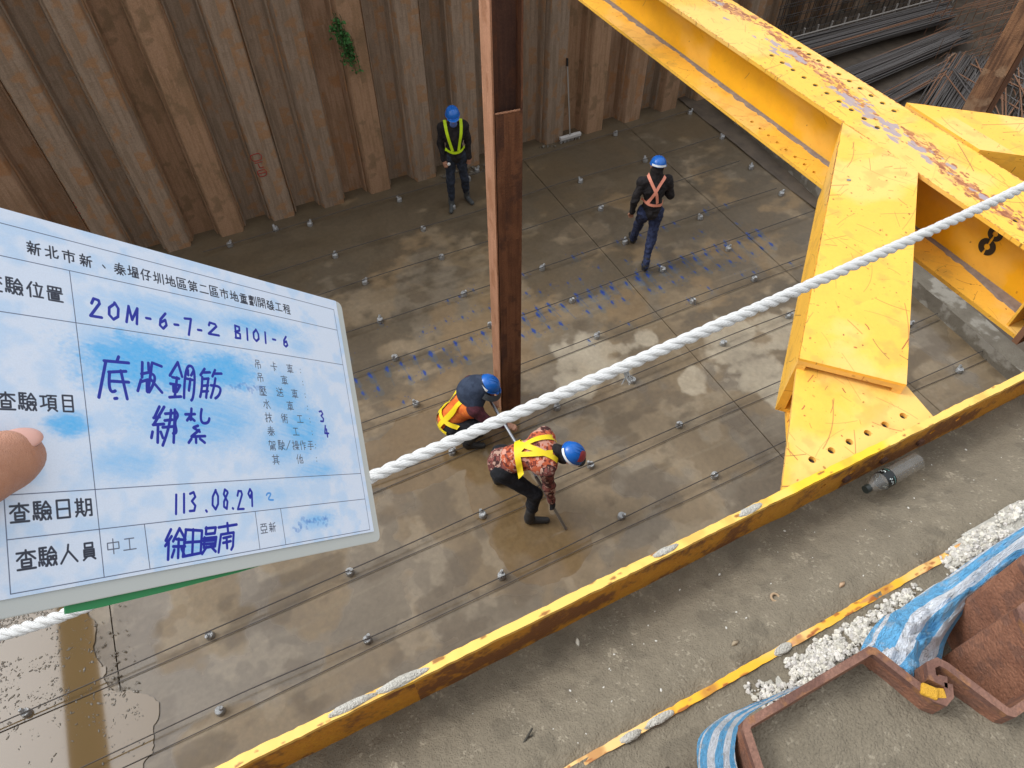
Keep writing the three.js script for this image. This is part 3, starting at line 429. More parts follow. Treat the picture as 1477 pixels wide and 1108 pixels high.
// ---------------------------------------------------------------- main strut
const strut = thing('strut_beam', 'big yellow H beam with scratched boltholed top crossing the pit', 'steel beam', [3.26, 4.4, -0.97]);
{
  const zA = -9.2, zB = -0.955, holes = [];
  for (let i = 0; i < 10; i++) { holes.push([3.20 - 0.002 * i, -3.03 + 0.0967 * i, 0.0155]); holes.push([3.41 - 0.003 * i, -3.03 + 0.0875 * i, 0.0155]); }
  for (let i = 0; i < 6; i++) { holes.push([3.17, -1.30 + 0.09 * i, 0.0125]); holes.push([3.38, -1.30 + 0.09 * i, 0.0125]); }
  const top = slab([[3.06, zA], [3.46, zA], [3.46, zB], [3.06, zB]], 4.8, 0.021, holes.filter((h) => h[1] < zB - 0.03));
  const p = top.attributes.position, uv = top.attributes.uv; for (let i = 0; i < p.count; i++) uv.setXY(i, (p.getZ(i) - STRUT_Z0) / STRUT_L, Math.abs(top.attributes.normal.getY(i)) > 0.5 ? (p.getX(i) - 3.06) / 0.4 : 0.04 + 0.05 * (4.8 - p.getY(i)));
  mesh('top_flange', top, M.strutTop, strut);
  umesh('web', box(3.253, 3.267, 4.421, 4.779, zA, zB), M.webBouncePaint, strut);
  const bh = []; for (let i = 0; i < 8; i++) bh.push([3.13 - 0.003 * i, -2.97 + 0.085 * i, 0.012]);
  umesh('bottom_flange', slab([[3.06, zA], [3.46, zA], [3.46, zB], [3.06, zB]], 4.421, 0.021, bh), M.yellow, strut);
  umesh('end_plate', box(3.05, 3.47, 4.39, 4.806, zB, zB + 0.028), M.steelRust, strut);
  for (const z of [-1.02]) umesh('stiffener', box(3.075, 3.252, 4.4215, 4.7785, z - 0.006, z + 0.006), M.yellow, strut);
  // dirt line along the foot of the web
  const R = rng(44), g = terrain(3.165, 3.253, -6.2, -0.97, 0.011, (x, z) => 4.418 + 0.007 * sst(-0.006, 0.006, x - (3.238 - 0.045 * fbm(z * 2.3, 3, 3) - 0.03 * (fbm(z * 17, 8, 3) - 0.5) - 0.03 * sst(-1.5, -1.0, z))) + 0.002 * (fbm(x * 60, z * 60, 2) - 0.5)); boxUV(g);
  mesh('dirt_line', g, M.dustGrey, strut);
  const bt = new THREE.CylinderGeometry(0.0148, 0.0148, 0.05, 8); for (const [x, z] of holes) { const b = new THREE.Mesh(bt, M.black); b.name = 'bolt_and_shade_plug'; b.castShadow = b.receiveShadow = true; b.position.set(x - 3.26, 4.769 - 4.4, z + 0.97); strut.add(b); }  // black plugs added in the holes to stand in for their shade
  // black stencilled figure eight, upside down for the viewer
  const ring = (cy, ro, ri, a) => { const out = []; for (const s of [0, 1]) { const sh = new THREE.Shape(); sh.absarc(0, 0, ro, a + s * Math.PI + 0.16, a + s * Math.PI + Math.PI - 0.16, false); sh.absarc(0, 0, ri, a + s * Math.PI + Math.PI - 0.2, a + s * Math.PI + 0.2, true); const g = new THREE.ShapeGeometry(sh, 10); g.rotateY(-Math.PI / 2); g.translate(3.2505, cy, -1.375); out.push(g); } return out; };
  mesh('stencil_number', [...ring(4.640, 0.038, 0.013, Math.PI / 2), ...ring(4.562, 0.044, 0.015, Math.PI / 2)], std({ color: new THREE.Color().setRGB(0.02, 0.017, 0.012), roughness: 0.6, side: THREE.DoubleSide }), strut);
}
// a second strut outside the frame on the left: its underside is mirrored in the puddle
const strut2 = thing('strut_beam', 'yellow H beam off to the left, mirrored as a brown band in the puddle', 'steel beam', [-4.6, 4.4, -0.7]);
umesh('top_flange', box(-4.85, -4.47, 4.779, 4.8, -9.2, -0.7), M.yellow, strut2); umesh('web', box(-4.667, -4.653, 4.421, 4.779, -9.2, -0.7), M.yellow, strut2); umesh('bottom_flange', box(-4.85, -4.47, 4.4, 4.421, -9.2, -0.7), M.rustPaint, strut2);
// far waler carries the struts
const wal2 = thing('waler_beam', 'yellow H beam along the far sheet pile wall, above the frame', 'steel beam', [0, 4.4, -9.35]);
umesh('flange', box(-12, 9, 4.4, 4.8, -9.22, -9.2), M.yellow, wal2); umesh('flange', box(-12, 9, 4.4, 4.8, -9.5, -9.48), M.yellow, wal2); umesh('web', box(-12, 9, 4.59, 4.604, -9.48, -9.22), M.yellow, wal2);
// jack between strut end and waler
const jack = thing('screw_jack', 'rusty jack block wedged between the strut end and the long yellow beam', 'jack', [3.26, 4.6, -0.8]);
umesh('block', rbox(3.1, 3.42, 4.44, 4.74, -0.924, -0.80, 0.01), M.steelRust, jack); umesh('plate', box(3.06, 3.46, 4.42, 4.76, -0.798, -0.664), M.darkRustShade, jack);
// ---------------------------------------------------------------- corner braces
function brace(label, mirror) {
  const mx = (x) => (mirror ? 6.52 - x : x);
  const t = thing('corner_brace', label, 'steel brace', [mx(2.4), 4.5, -1.4]);
  // box sleeve: frame along d = (-0.72, 0.69)
  const A = [3.035, -2.262], B = [3.05, -1.765], C = [1.992, -0.806], D = [1.728, -1.080], T = 0.034, Y = 4.812, H = 0.30;
  const top = slab([A, B, C, D].map(([x, z]) => [mx(x), z]), Y, T); umesh('top_plate', top, M.yellow, t);
  const side = (p, q, y0, y1, th, inn) => { const d = norm2([q[0] - p[0], q[1] - p[1]]), n = [-d[1] * inn, d[0] * inn]; const pts = [p, q, [q[0] + n[0] * th, q[1] + n[1] * th], [p[0] + n[0] * th, p[1] + n[1] * th]].map(([x, z]) => [mx(x), z]); return slab(pts, y1, y1 - y0); };
  const A2 = [2.86, -2.10];
  umesh('side_plate', side(A2, D, Y - H, Y - T - 0.001, T, -1), M.yellow, t); umesh('side_plate', side(B, C, Y - H, Y - T - 0.001, T, 1), M.yellow, t);
  // gusset that closes the sleeve against the strut, leaning away
  { const P = [[A[0], Y - T, A[1]], [A2[0], Y - T, A2[1]], [A2[0] + 0.01, Y - H, A2[1] - 0.005], [A[0] + 0.02, Y - 0.34, A[1] + 0.02]].map(([x, y, z]) => [mx(x), y, z]); const g = new THREE.BufferGeometry(); const O = P.map(([x, y, z]) => [x + (mirror ? -0.008 : 0.008), y, z + 0.008]); const q = []; const quad = (a, b, c, d) => q.push(...a, ...b, ...c, ...a, ...c, ...d); quad(...P); quad(O[3], O[2], O[1], O[0]); for (let i = 0; i < 4; i++) quad(P[i], O[i], O[(i + 1) % 4], P[(i + 1) % 4]); g.setAttribute('position', new THREE.Float32BufferAttribute(q, 3)); g.computeVertexNormals(); umesh('gusset', g, M.yellow, t); }
  umesh('bottom_plate', slab([A2, [3.03, -1.78], C, D].map(([x, z]) => [mx(x), z]), Y - H - 0.001, 0.02), M.yellow, t);
  // flared end piece inside the sleeve, bolted to the waler
  const Yi = 4.755, E0 = [1.79, -1.13], E1 = [2.05, -0.86], E2 = [2.02, -0.664], E3 = [1.315, -0.664];
  const boltHoles = [1.504, 1.59, 1.672, 1.757, 1.841, 1.928].map((x) => [mx(x), -0.727, 0.0135]);
  umesh('end_plate', slab([E0, E1, E2, E3].map(([x, z]) => [mx(x), z]), Yi, 0.02, boltHoles), M.yellow, t);
  for (const [x, z] of boltHoles) umesh('bolt_and_shade_plug', rod([x, Yi - 0.06, z], [x, Yi - 0.016, z], 0.0125, 0.0125, 8), M.black, t);  // black plugs added so the end plate holes look shaded
  umesh('end_web', side([1.86, -1.08], [1.56, -0.664], Yi - 0.26, Yi - 0.021, 0.012, -1), M.yellow, t);
  umesh('end_plate', slab([[1.80, -1.10], E1, E2, [1.46, -0.664]].map(([x, z]) => [mx(x), z]), Yi - 0.261, 0.02), M.yellow, t);
  umesh('end_flange', box(Math.min(mx(1.44), mx(2.08)), Math.max(mx(1.44), mx(2.08)), Yi - 0.3, Yi - 0.021, -0.684, -0.662), M.yellow, t);
  for (const [x, y] of [[1.50, 4.64], [1.54, 4.56]]) umesh('bolt_and_shade_plug', rod([mx(x), y, -0.735], [mx(x), y, -0.684], 0.010, 0.010, 6), M.rustPaint, t);
  // small white mortar drip and chalk smears
  const dr = new THREE.IcosahedronGeometry(0.012, 1); dr.scale(1, 0.25, 0.8); dr.translate(mx(2.70), Y + 0.001, -1.86); if (!mirror) mesh('mortar_drip', dr, M.mortar, t);
  { const seam = []; const R = rng(mirror ? 5 : 6); for (let i = 0; i < 40; i++) { const u = i / 40, v = (i + 1) / 40, f = (q) => [mx(mix(A[0], D[0], q)) + 0.003 * (R() - 0.5), Y - 0.004, mix(A[1], D[1], q) + 0.003 * (R() - 0.5)]; seam.push(rod(f(u), f(v), 0.003 + 0.002 * R(), 0.003 + 0.002 * R(), 5)); } umesh('weld_seam', seam, M.rustPaint, t); }
  return t;
}
brace('yellow diagonal brace plate left of the strut, under the rope', false);
brace('yellow diagonal brace at the right edge, beyond the strut', true);
// ---------------------------------------------------------------- king posts
function kingPost(x, z, turn, label, platY, side = M.postLitRust) {
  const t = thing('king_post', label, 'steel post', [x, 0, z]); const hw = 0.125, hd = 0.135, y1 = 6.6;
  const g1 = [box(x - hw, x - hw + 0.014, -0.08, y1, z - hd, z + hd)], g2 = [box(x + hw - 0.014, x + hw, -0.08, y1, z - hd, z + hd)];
  umesh('flange', g1, side, t); umesh('flange', g2, M.post, t); umesh('web', box(x - hw + 0.014, x + hw - 0.014, -0.08, y1, z - 0.006, z + 0.006), M.darkRustShade, t);
  umesh('cover_plate', box(x - hw + 0.022, x + hw - 0.003, -0.08, platY, z + hd - 0.004, z + hd + 0.008), M.post, t);
  umesh('cover_plate', box(x - hw + 0.02, x + hw - 0.02, -0.08, platY + 0.4, z - hd - 0.006, z - hd + 0.006), M.post, t);
  const w = []; const R = rng(9); for (let i = 0; i < 26; i++) { const q = new THREE.SphereGeometry(0.008 + 0.004 * R(), 6, 4); q.translate(x - hw + 0.026 + i * 0.0078, platY + 0.003 * R(), z + hd + 0.004); w.push(q); }
  umesh('weld_bead', w, M.postLitRust, t); t.rotation.y = turn; return t;
}
kingPost(2.235, -4.755, -0.13, 'rusty brown steel post standing in the middle of the pit', 3.88);
kingPost(8.97, -4.86, 0.25, 'rust streaked steel post beyond the strut at the upper right', 5.2, M.streaked);
// ---------------------------------------------------------------- kerb at the right end of the slab
{
  const n = 60, L = [], Q = []; for (let i = 0; i <= n; i++) { const t = i / n, z = -9.2 + 7.4 * t, x = 8.62 - 0.62 * sst(0, 1, t) + 0.05 * (fbm(t * 14, 3, 3) - 0.5); L.push([x, z]); Q.push([x + 0.30 + 0.05 * (fbm(t * 9, 8, 2) - 0.5), z]); }
  const t = thing('concrete_kerb', 'low grey concrete kerb along the right end of the pit floor', 'kerb', [8.3, 0, -5]);
  umesh('kerb_body', slab(L.concat(Q.reverse()), 0.22, 0.3), M.concrete, t);
}
struct('mud_ground', (() => { const g = terrain(8.2, 25, -11.1, -0.6, 0.12, (x, z) => 0.02 + 0.08 * (fbm(x * 1.2, z * 1.2, 4) - 0.5)); return g; })(), std({ map: metres(pixels(512, 512, (i, j) => { const n = pf(i / 32, j / 32, 16, 5); return mix3([0.05, 0.038, 0.028], [0.12, 0.09, 0.062], n); }), 2.2), roughness: 0.7 }));
// ---------------------------------------------------------------- spacers and the bars they carry
{
  const cells = [[7.56, -2.62], [-1.67, -2.69], [-0.26, -2.71], [1.18, -2.72], [3.85, -2.73], [2.64, -2.76], [-1.62, -3.43], [1.3, -3.44], [-0.2, -3.45], [-3.25, -3.45], [2.67, -3.47], [3.9, -3.49], [7.61, -3.5], [3.77, -4.32], [5.17, -4.33], [6.27, -4.34], [1.32, -4.34], [2.72, -4.37], [6.32, -5.14], [5.28, -5.15], [3.75, -5.17], [1.2, -5.18], [6.39, -5.83], [5.27, -5.88], [3.79, -5.91], [2.58, -5.98], [1.23, -6.0], [7.98, -6.54], [6.46, -6.62], [5.11, -6.64], [3.73, -6.68], [2.5, -6.69], [1.28, -6.73], [8.01, -7.34], [5.2, -7.5], [1.34, -7.54], [2.52, -7.55], [1.13, -8.28], [5.28, -8.28], [2.52, -8.28], [8.13, -8.29], [6.55, -8.3], [3.14, -8.57], [2.45, -9.13], [3.66, -9.15], [1.0, -9.17], [8.11, -9.22], [6.52, -9.22], [-0.21, -9.23], [0.5, -9.29], [3.89, -9.32]];
  const R = rng(15); const rowOf = (z) => [[-2.95, 'row nearest the long yellow beam'], [-3.9, 'second row from the long yellow beam'], [-4.75, 'row just under the rope and behind the bent worker'], [-5.5, 'row passing behind the squatting worker'], [-6.3, 'row beside the double line of blue marks'], [-7.0, 'row under the walking worker'], [-7.9, 'row one in front of the standing worker'], [-8.9, 'row at the standing worker boots'], [-99, 'row along the foot of the far wall']].find(([q]) => z > q)[1];
  const label = ([x, z]) => { const mates = cells.filter((c) => rowOf(c[1]) === rowOf(z)).sort((a, b) => a[0] - b[0]), i = mates.findIndex((c) => c[0] === x && c[1] === z); return `grey spacer, ${['first', 'second', 'third', 'fourth', 'fifth', 'sixth', 'seventh', 'eighth', 'ninth'][i]} from left, ${rowOf(z)}`; };
  const first = thing('rebar_spacer', label(cells[0]), 'spacer', [cells[0][0], 0, cells[0][1]], 'spacer blocks in rows on the pit floor');
  const prof = [[0.0, 0], [0.042, 0], [0.044, 0.006], [0.040, 0.05], [0.036, 0.062], [0.0, 0.064]].map(([a, b]) => new THREE.Vector2(a, b));
  const b = new THREE.LatheGeometry(prof, 14); b.translate(cells[0][0], 0.0, cells[0][1]); umesh('block', b, M.spacer, first);
  const k = new THREE.CylinderGeometry(0.016, 0.022, 0.034, 9); k.rotateX(0.3); k.translate(cells[0][0] + 0.006, 0.078, cells[0][1] + 0.026); umesh('clip', k, M.spacer, first);
  cells.forEach(([x, z], i) => { const o = i ? first.clone() : first; if (i) { o.name = numbered('rebar_spacer'); scene.add(o); o.userData = { ...first.userData, label: label([x, z]) }; } o.position.set(x, 0, z); o.rotation.set((R() - 0.5) * 0.14, R() * 6.3, (R() - 0.5) * 0.14); });
  const rows = [[-2.72, -4.2, 8.1, 1], [-3.46, -4.2, 8.1, 1], [-4.34, -2.4, 8.1, 1], [-5.16, -1.4, 8.0, 1], [-5.94, -1.0, 8.2, 0], [-6.67, -0.8, 8.2, 0], [-7.52, -0.5, 8.2, 0], [-8.28, 0, 8.3, 0], [-9.18, -0.6, 8.4, 0]];
  rows.forEach(([z, a, e, low], i) => {
    const pts = []; for (let x = a; x <= e; x += 0.35) pts.push([x, 0.074 + 0.012 * (vn(x * 1.1, z) - 0.5), z + 0.07 * (vn(x * 0.6, z * 3) - 0.5)]);
    tag(mesh('steel_bar_and_reflection', tube(pts, 0.006, pts.length * 3, 6), M.steelDark, scene), ['bar along the row of spacers nearest the yellow beam', 'bar along the second row of spacers, passing the bent worker\'s boots', 'bar along the third row of spacers, under the rope', 'bar along the row of spacers behind the squatting worker', 'bar along the row of spacers beside the double line of blue marks', 'bar along the row of spacers under the walking worker', 'bar along the row of spacers one in front of the standing worker', 'bar along the row of spacers at the standing worker\'s boots', 'bar along the last row of spacers, at the foot of the pile wall'][i], 'steel bar');
    if (low) { const q = []; for (let x = a; x <= e; x += 0.35) q.push([x, 0.012 + 0.012 * vn(x * 0.9, z + 4), z + 0.095 + 0.09 * (vn(x * 0.5, z * 5) - 0.5)]); tag(mesh('steel_bar_and_reflection', tube(q, 0.0042, q.length * 3, 6), M.steelDark, scene), ['added rod as bar reflection, in front of the row nearest the yellow beam', 'added rod as bar reflection, in front of the second row of spacers', 'added rod as bar reflection, in front of the third row of spacers', 'added rod as bar reflection, in front of the row behind the squatting worker'][i], 'steel bar'); }  // low rods added in place of the bars mirrored in the wet floor
  });
  // rubble along the foot of the far wall
  const rub = []; for (let i = 0; i < 420; i++) { const x = -0.5 + 8.6 * R(), c = fbm(x * 1.3, 5, 3); if (c < 0.46) continue; const z = -9.46 + 0.22 * R() * R(), s = 0.008 + 0.03 * R() ** 3, q = new THREE.IcosahedronGeometry(s, 0); q.scale(1.3, 0.7, 1); q.rotateY(R() * 6); q.translate(x, 0.008 + s * 0.3, z); rub.push(q); }
  tag(mesh('rubble', rub, M.concrete, scene), 'grey crumbs of mortar along the foot of the far sheet pile wall', 'rubble', null, 'stuff');
}
// ---------------------------------------------------------------- rope
{
  const t = thing('safety_rope', 'thick white twisted rope stretched across the pit', 'rope', [0.2, 6.05, -0.5]);
  const way = new THREE.CatmullRomCurve3([[1.72, 6.11, -0.56], [1.266, 6.085, -0.525], [0.80, 6.094, -0.492], [0.515, 6.098, -0.478], [0.27, 6.062, -0.492], [0.067, 6.015, -0.515], [-0.185, 5.946, -0.542], [-0.388, 5.887, -0.576], [-0.503, 5.847, -0.612], [-0.75, 5.76, -0.70]].map((p) => V(...p)));
  const N = 900, fr = way.computeFrenetFrames(N, false), L = way.getLength(), up = V(0.2, 1, 0.1).normalize();
  for (let s = 0; s < 3; s++) {
    const pts = []; for (let i = 0; i <= N; i++) { const u = i / N, p = way.getPointAt(u), T = fr.tangents[i], n = up.clone().addScaledVector(T, -up.dot(T)).normalize(), b = T.clone().cross(n), a = u * L / 0.062 * 6.2832 + s * 2.0944 + 0.5 * (fbm(u * 30, s * 5, 2) - 0.5), r = 0.0038 + 0.0007 * vn(u * 90, s); pts.push(p.addScaledVector(n, Math.cos(a) * r).addScaledVector(b, Math.sin(a) * r)); }
    const g = new THREE.TubeGeometry(new THREE.CatmullRomCurve3(pts), 1400, 0.00455, 9), p = g.attributes.position, uv = g.attributes.uv; for (let i = 0; i < uv.count; i++) uv.setXY(i, uv.getX(i) * L, uv.getY(i) * 0.03);
    if (!M.rope) M.rope = std({ map: metres(pixels(256, 256, (i, j) => { const n = pf(i / 8, j / 8, 32, 4), f = pf(i / 64, j / 2, 4, 2), d = sst(0.6, 0.8, pf(i / 20, j / 20, 12, 3)); return mix3(mix3([0.74, 0.74, 0.72], [0.90, 0.90, 0.88], 0.5 * n + 0.5 * f), [0.45, 0.42, 0.36], d * 0.35); }), 0.12, 0.03), roughness: 0.85, bumpMap: metres(pixels(256, 256, (i, j) => { const v = 0.5 + 0.5 * Math.sin((j / 256 * 14 + i / 256 * 9) * 6.2832); return [v, v, v]; }, false), 0.05, 0.03), bumpScale: 0.0012 });
    mesh('strand', g, M.rope, t);
  }
  const R = rng(4), hair = []; const pk = way.getPointAt(0.52); for (let i = 0; i < 12; i++) hair.push(tube([[pk.x, pk.y, pk.z], [pk.x + 0.01 * (R() - 0.5), pk.y - 0.008, pk.z + 0.008], [pk.x + 0.02 * (R() - 0.5), pk.y - 0.014 - 0.006 * R(), pk.z + 0.008 + 0.012 * R()]], 0.0007, 5, 4)); mesh('frayed_tuft', hair, M.rope, t);
}
// ---------------------------------------------------------------- inspection board held by a hand
const BT = V(-0.12188, 6.58382, -0.39306), bh = V(0.6086224, -0.74815223, -0.26428586), bv = V(0.20111755, 0.46766108, -0.86072344), bn = V(0.76754837, 0.47070304, 0.43509556);
const boardQ = new THREE.Quaternion().setFromRotationMatrix(new THREE.Matrix4().makeBasis(bh, bv, bn));
// printed characters: strokes on a 17 x 17 grid (0-9, a-g), joined point by point
const G = {
  工: '22e2 828e 0ege', 中: '14f4fb1b14 808g', 北: '606g 0656 0e6b a0adbefegb f4a7', 市: '8083 03g3 2d26e6edcd 838g', 新: '4042 0373 2536 6557 0777 0a8a 474g 4a0e 4a7d f1a3 a3a98g 97g7 d7dg', '、': '699c',
  泰: '23d3 16f6 09g9 80690d 96ge 8a8g 4b6d ca9d 6e3g 9dcg', 塭: '0656 303c 0d6b 81f1f78781 84f4 79g9 797f f9ff a9af c9cf 6fgf', 仔: '5008 363g 71f1b5bf8e 69g9', 圳: '0656 303c 0d6b 818a6g b1be g1gg', 地: '0656 303c 0d6b 77f5fbdb b0bc 838e9fgfgc',
  區: 'g0000ggg 53c3c65653 39797d3d39 a9e9edada9', 第: '3004 2272 4254 b094 a2g2 c2d4 26e6e9 29e9 292cfcfede 868g 8c1g', 二: '23d3 0ege', 重: 'd131 04g4 36d6dc3c36 39d9 818g 2efe 0ggg', 劃: '1191 9195 0393 1595 0797 505a 1a8a8e1e1a 5a5e 1c8c 0g9g c1cc g0ggee',
  開: '0g00606606 0363 ggg0a0a6g6 a3g3 49c9 3cdc 696c3g a9ag', 發: '1262 6208 2547 e0a2 a2g8 f395 18787b1b1e7e7g5g a88b a8d8dbgb 9ceced9g aegg', 程: '7111 0585 414g 450c 468a a1f1f6a6a1 99g9 9cfc 8ggg d9dg',
  查: '02g2 8087 7208 92g8 48c8ce4e48 4bcb 0ggg', 驗: '1070 101a 1373 1676 404a 1a8a8e6g 0c0f 2c3f 4c5e c086 c0g6 a5e5 88b8bb8b88 d8g8gbdbd8 9c7g 9dbg fcdg fdgg', 位: '5008 363g a0b3 73g3 95ad f5cf 6fgf', 置: '11f1f51511 6165 a1a5 07g7 878a 49c9ce4e49 4bcb 4dcd 191ggg',
  項: '0262 323b 0c6a 71g1 b1a4 84f4fd8d84 87f7 8afa ad7g cdgg', 目: '20e0egxg 20e0eg2g20 25e5 2beb', 日: '20e0eg2g20 28e8', 期: '0383 202c 606c 2666 2969 0c8c 2d0g 6d8g b1bb9g b1g1ggeg b6g6 bbgb', 人: '80760g 86gg', 員: '41c1c54541 37d7dd3d37 39d9 3bdb 6d2g adeg',
  亞: '11f1 0ggg 5155151b5b5g b1b5f5fbbbbg 55b5 5bbb', 吊: '41c1c54541 2e28e8eede 858g', 卡: '808g 83d3 08g8 8ace', 車: '02g2 35d5dc3c35 38d8 0ege 808g', 壓: 'g1211d0g 4383864643 4b48888c 4a8a a5g5 d2d5ac d6gc 4ede 9c9g 2ggg', 送: '1133 06464b0f 1e6fgf 7082 e0c3 73g3 68g8 b3b86d b8gd', 水: '808g6e 15650d e396gf',
  技: '0464 303g1e 0b69 74g4 b0b8 78e88g 98gg', 術: '4005 5408 373g 55b5 818g 865d 86bb 91a3 c2g2 b6g6 e6egcg', 駕: '0272727878 3008 a2f2f7a7a2 39e9 393d 3bdb 898d 3dedegcg 2e2g 5e6g 8e9g', 駛: '1070 101a 1373 1676 404a 1a8a8e6g 0c0f 2c3f 4c5e 94f4f99994 c0c98g 9bgg', '/': 'e02g',
  操: '0464 303g1e 0b69 91e1e49491 76a6a97976 c6g6g9c9c6 7cgc c9cg bc7g ccgg', 作: '5008 363g 9067 84g4 b4bg b8f8 bcfc', 手: 'e131 26e6 0aga 828g5f', 其: '03g3 404c c0cc 46c6 49c9 0cgc 5d2g bdeg', 他: '5008 363g 77f5fbdb b0bd 838e9fgfgc', ':': '7677 7c7d',
  // handwriting
  0: '80252c8gdcd580', 1: '818g', 2: '2440a0c32gfg', 3: '2190c467cbaf2f', 4: '904bgb b5bg', 6: 'b1483e8gddb85a', 7: '12d19g', 8: 'c26044caag4e4ac3', 9: 'd4814589d4dg', B: '202g 20b1b528 28cacf2g', M: '2g318de1eg', '-': '29d9', '.': '6f8g', 乙: '23c3 c34c 4cge',
  底: '8183 03f3 130g d647 474f9d 4aga a6gg 8gag', 版: '2029 291g 6065 2676 2a6a 6ag1 f181 818a7g 86e68g 88gg', 鋼: '4006 4086 1767 0a7a 474f 2b3d 6b5d 0g8f 9g91g1ggeg b3c5 f3e5 a7f7 d7dc', 筋: '3004 2272 b094 a2g2 262d0g 2666666g 2969 2c6c 89g9ffdg c6bb8g',
  綁: '4015 1545 7018 1878 484g 1b0e 6b7e 83d3 86c6 79d9 b1b88g e1eg e1g3e6gbeb', 紮: '0363 303834 3416 3466 a0a7g7g5 9869 69ab aa5d 5ded 8d8g 5e3g beeg', 徐: '4005 5408 373g b066 b0g6 96e6 7aga b6bg 8c6f ecgf', 田: '11f1ff1f11 818f 18f8', 南: '02g2 8086 1gxg 1g16f6ffdg 59b9 5cbc 8688 898g',
};
G.目 = '30d0dg3g30 35d5 3bdb'; G.版 = '2029 290g 6065 2676 2a6a 6a6g f181 818a7g 86e68g 88gg'; G.南 = '02g2 8086 1g16f6ffdg 59b9 5cbc 898g';
const gv = (c) => parseInt(c, 17) / 16;
function glyph(g, ch, cx, cy, w, h, lw, o = {}) {
  const s = G[ch]; if (!s) return; g.lineWidth = lw; g.lineCap = g.lineJoin = 'round';
  for (const st of s.split(' ')) {
    g.beginPath(); const P = [];
    for (let i = 0; i + 1 < st.length; i += 2) { const jt = o.loose || 0, x = gv(st[i]) + jt * (vn(cx * 3 + i, st.length * 7 + cy) - 0.5), y = gv(st[i + 1]) + jt * (vn(cx * 5 + i * 3, st.length * 3 + cy + 40) - 0.5); P.push([cx + (x - 0.5) * w - (o.slant || 0) * (y - 0.5) * h, cy + (y - 0.5) * h]); }
    g.moveTo(...P[0]); if (P.length === 2 || !o.soft) P.slice(1).forEach((p) => g.lineTo(...p)); else { for (let i = 1; i < P.length - 1; i++) { const e = i === P.length - 2 ? P[i + 1] : [(P[i][0] + P[i + 1][0]) / 2, (P[i][1] + P[i + 1][1]) / 2]; g.quadraticCurveTo(...P[i], ...e); } }
    if (P.length === 2 && P[0][0] === P[1][0] && P[0][1] === P[1][1]) g.lineTo(P[0][0] + 0.01, P[0][1]);
    g.stroke();
  }
}
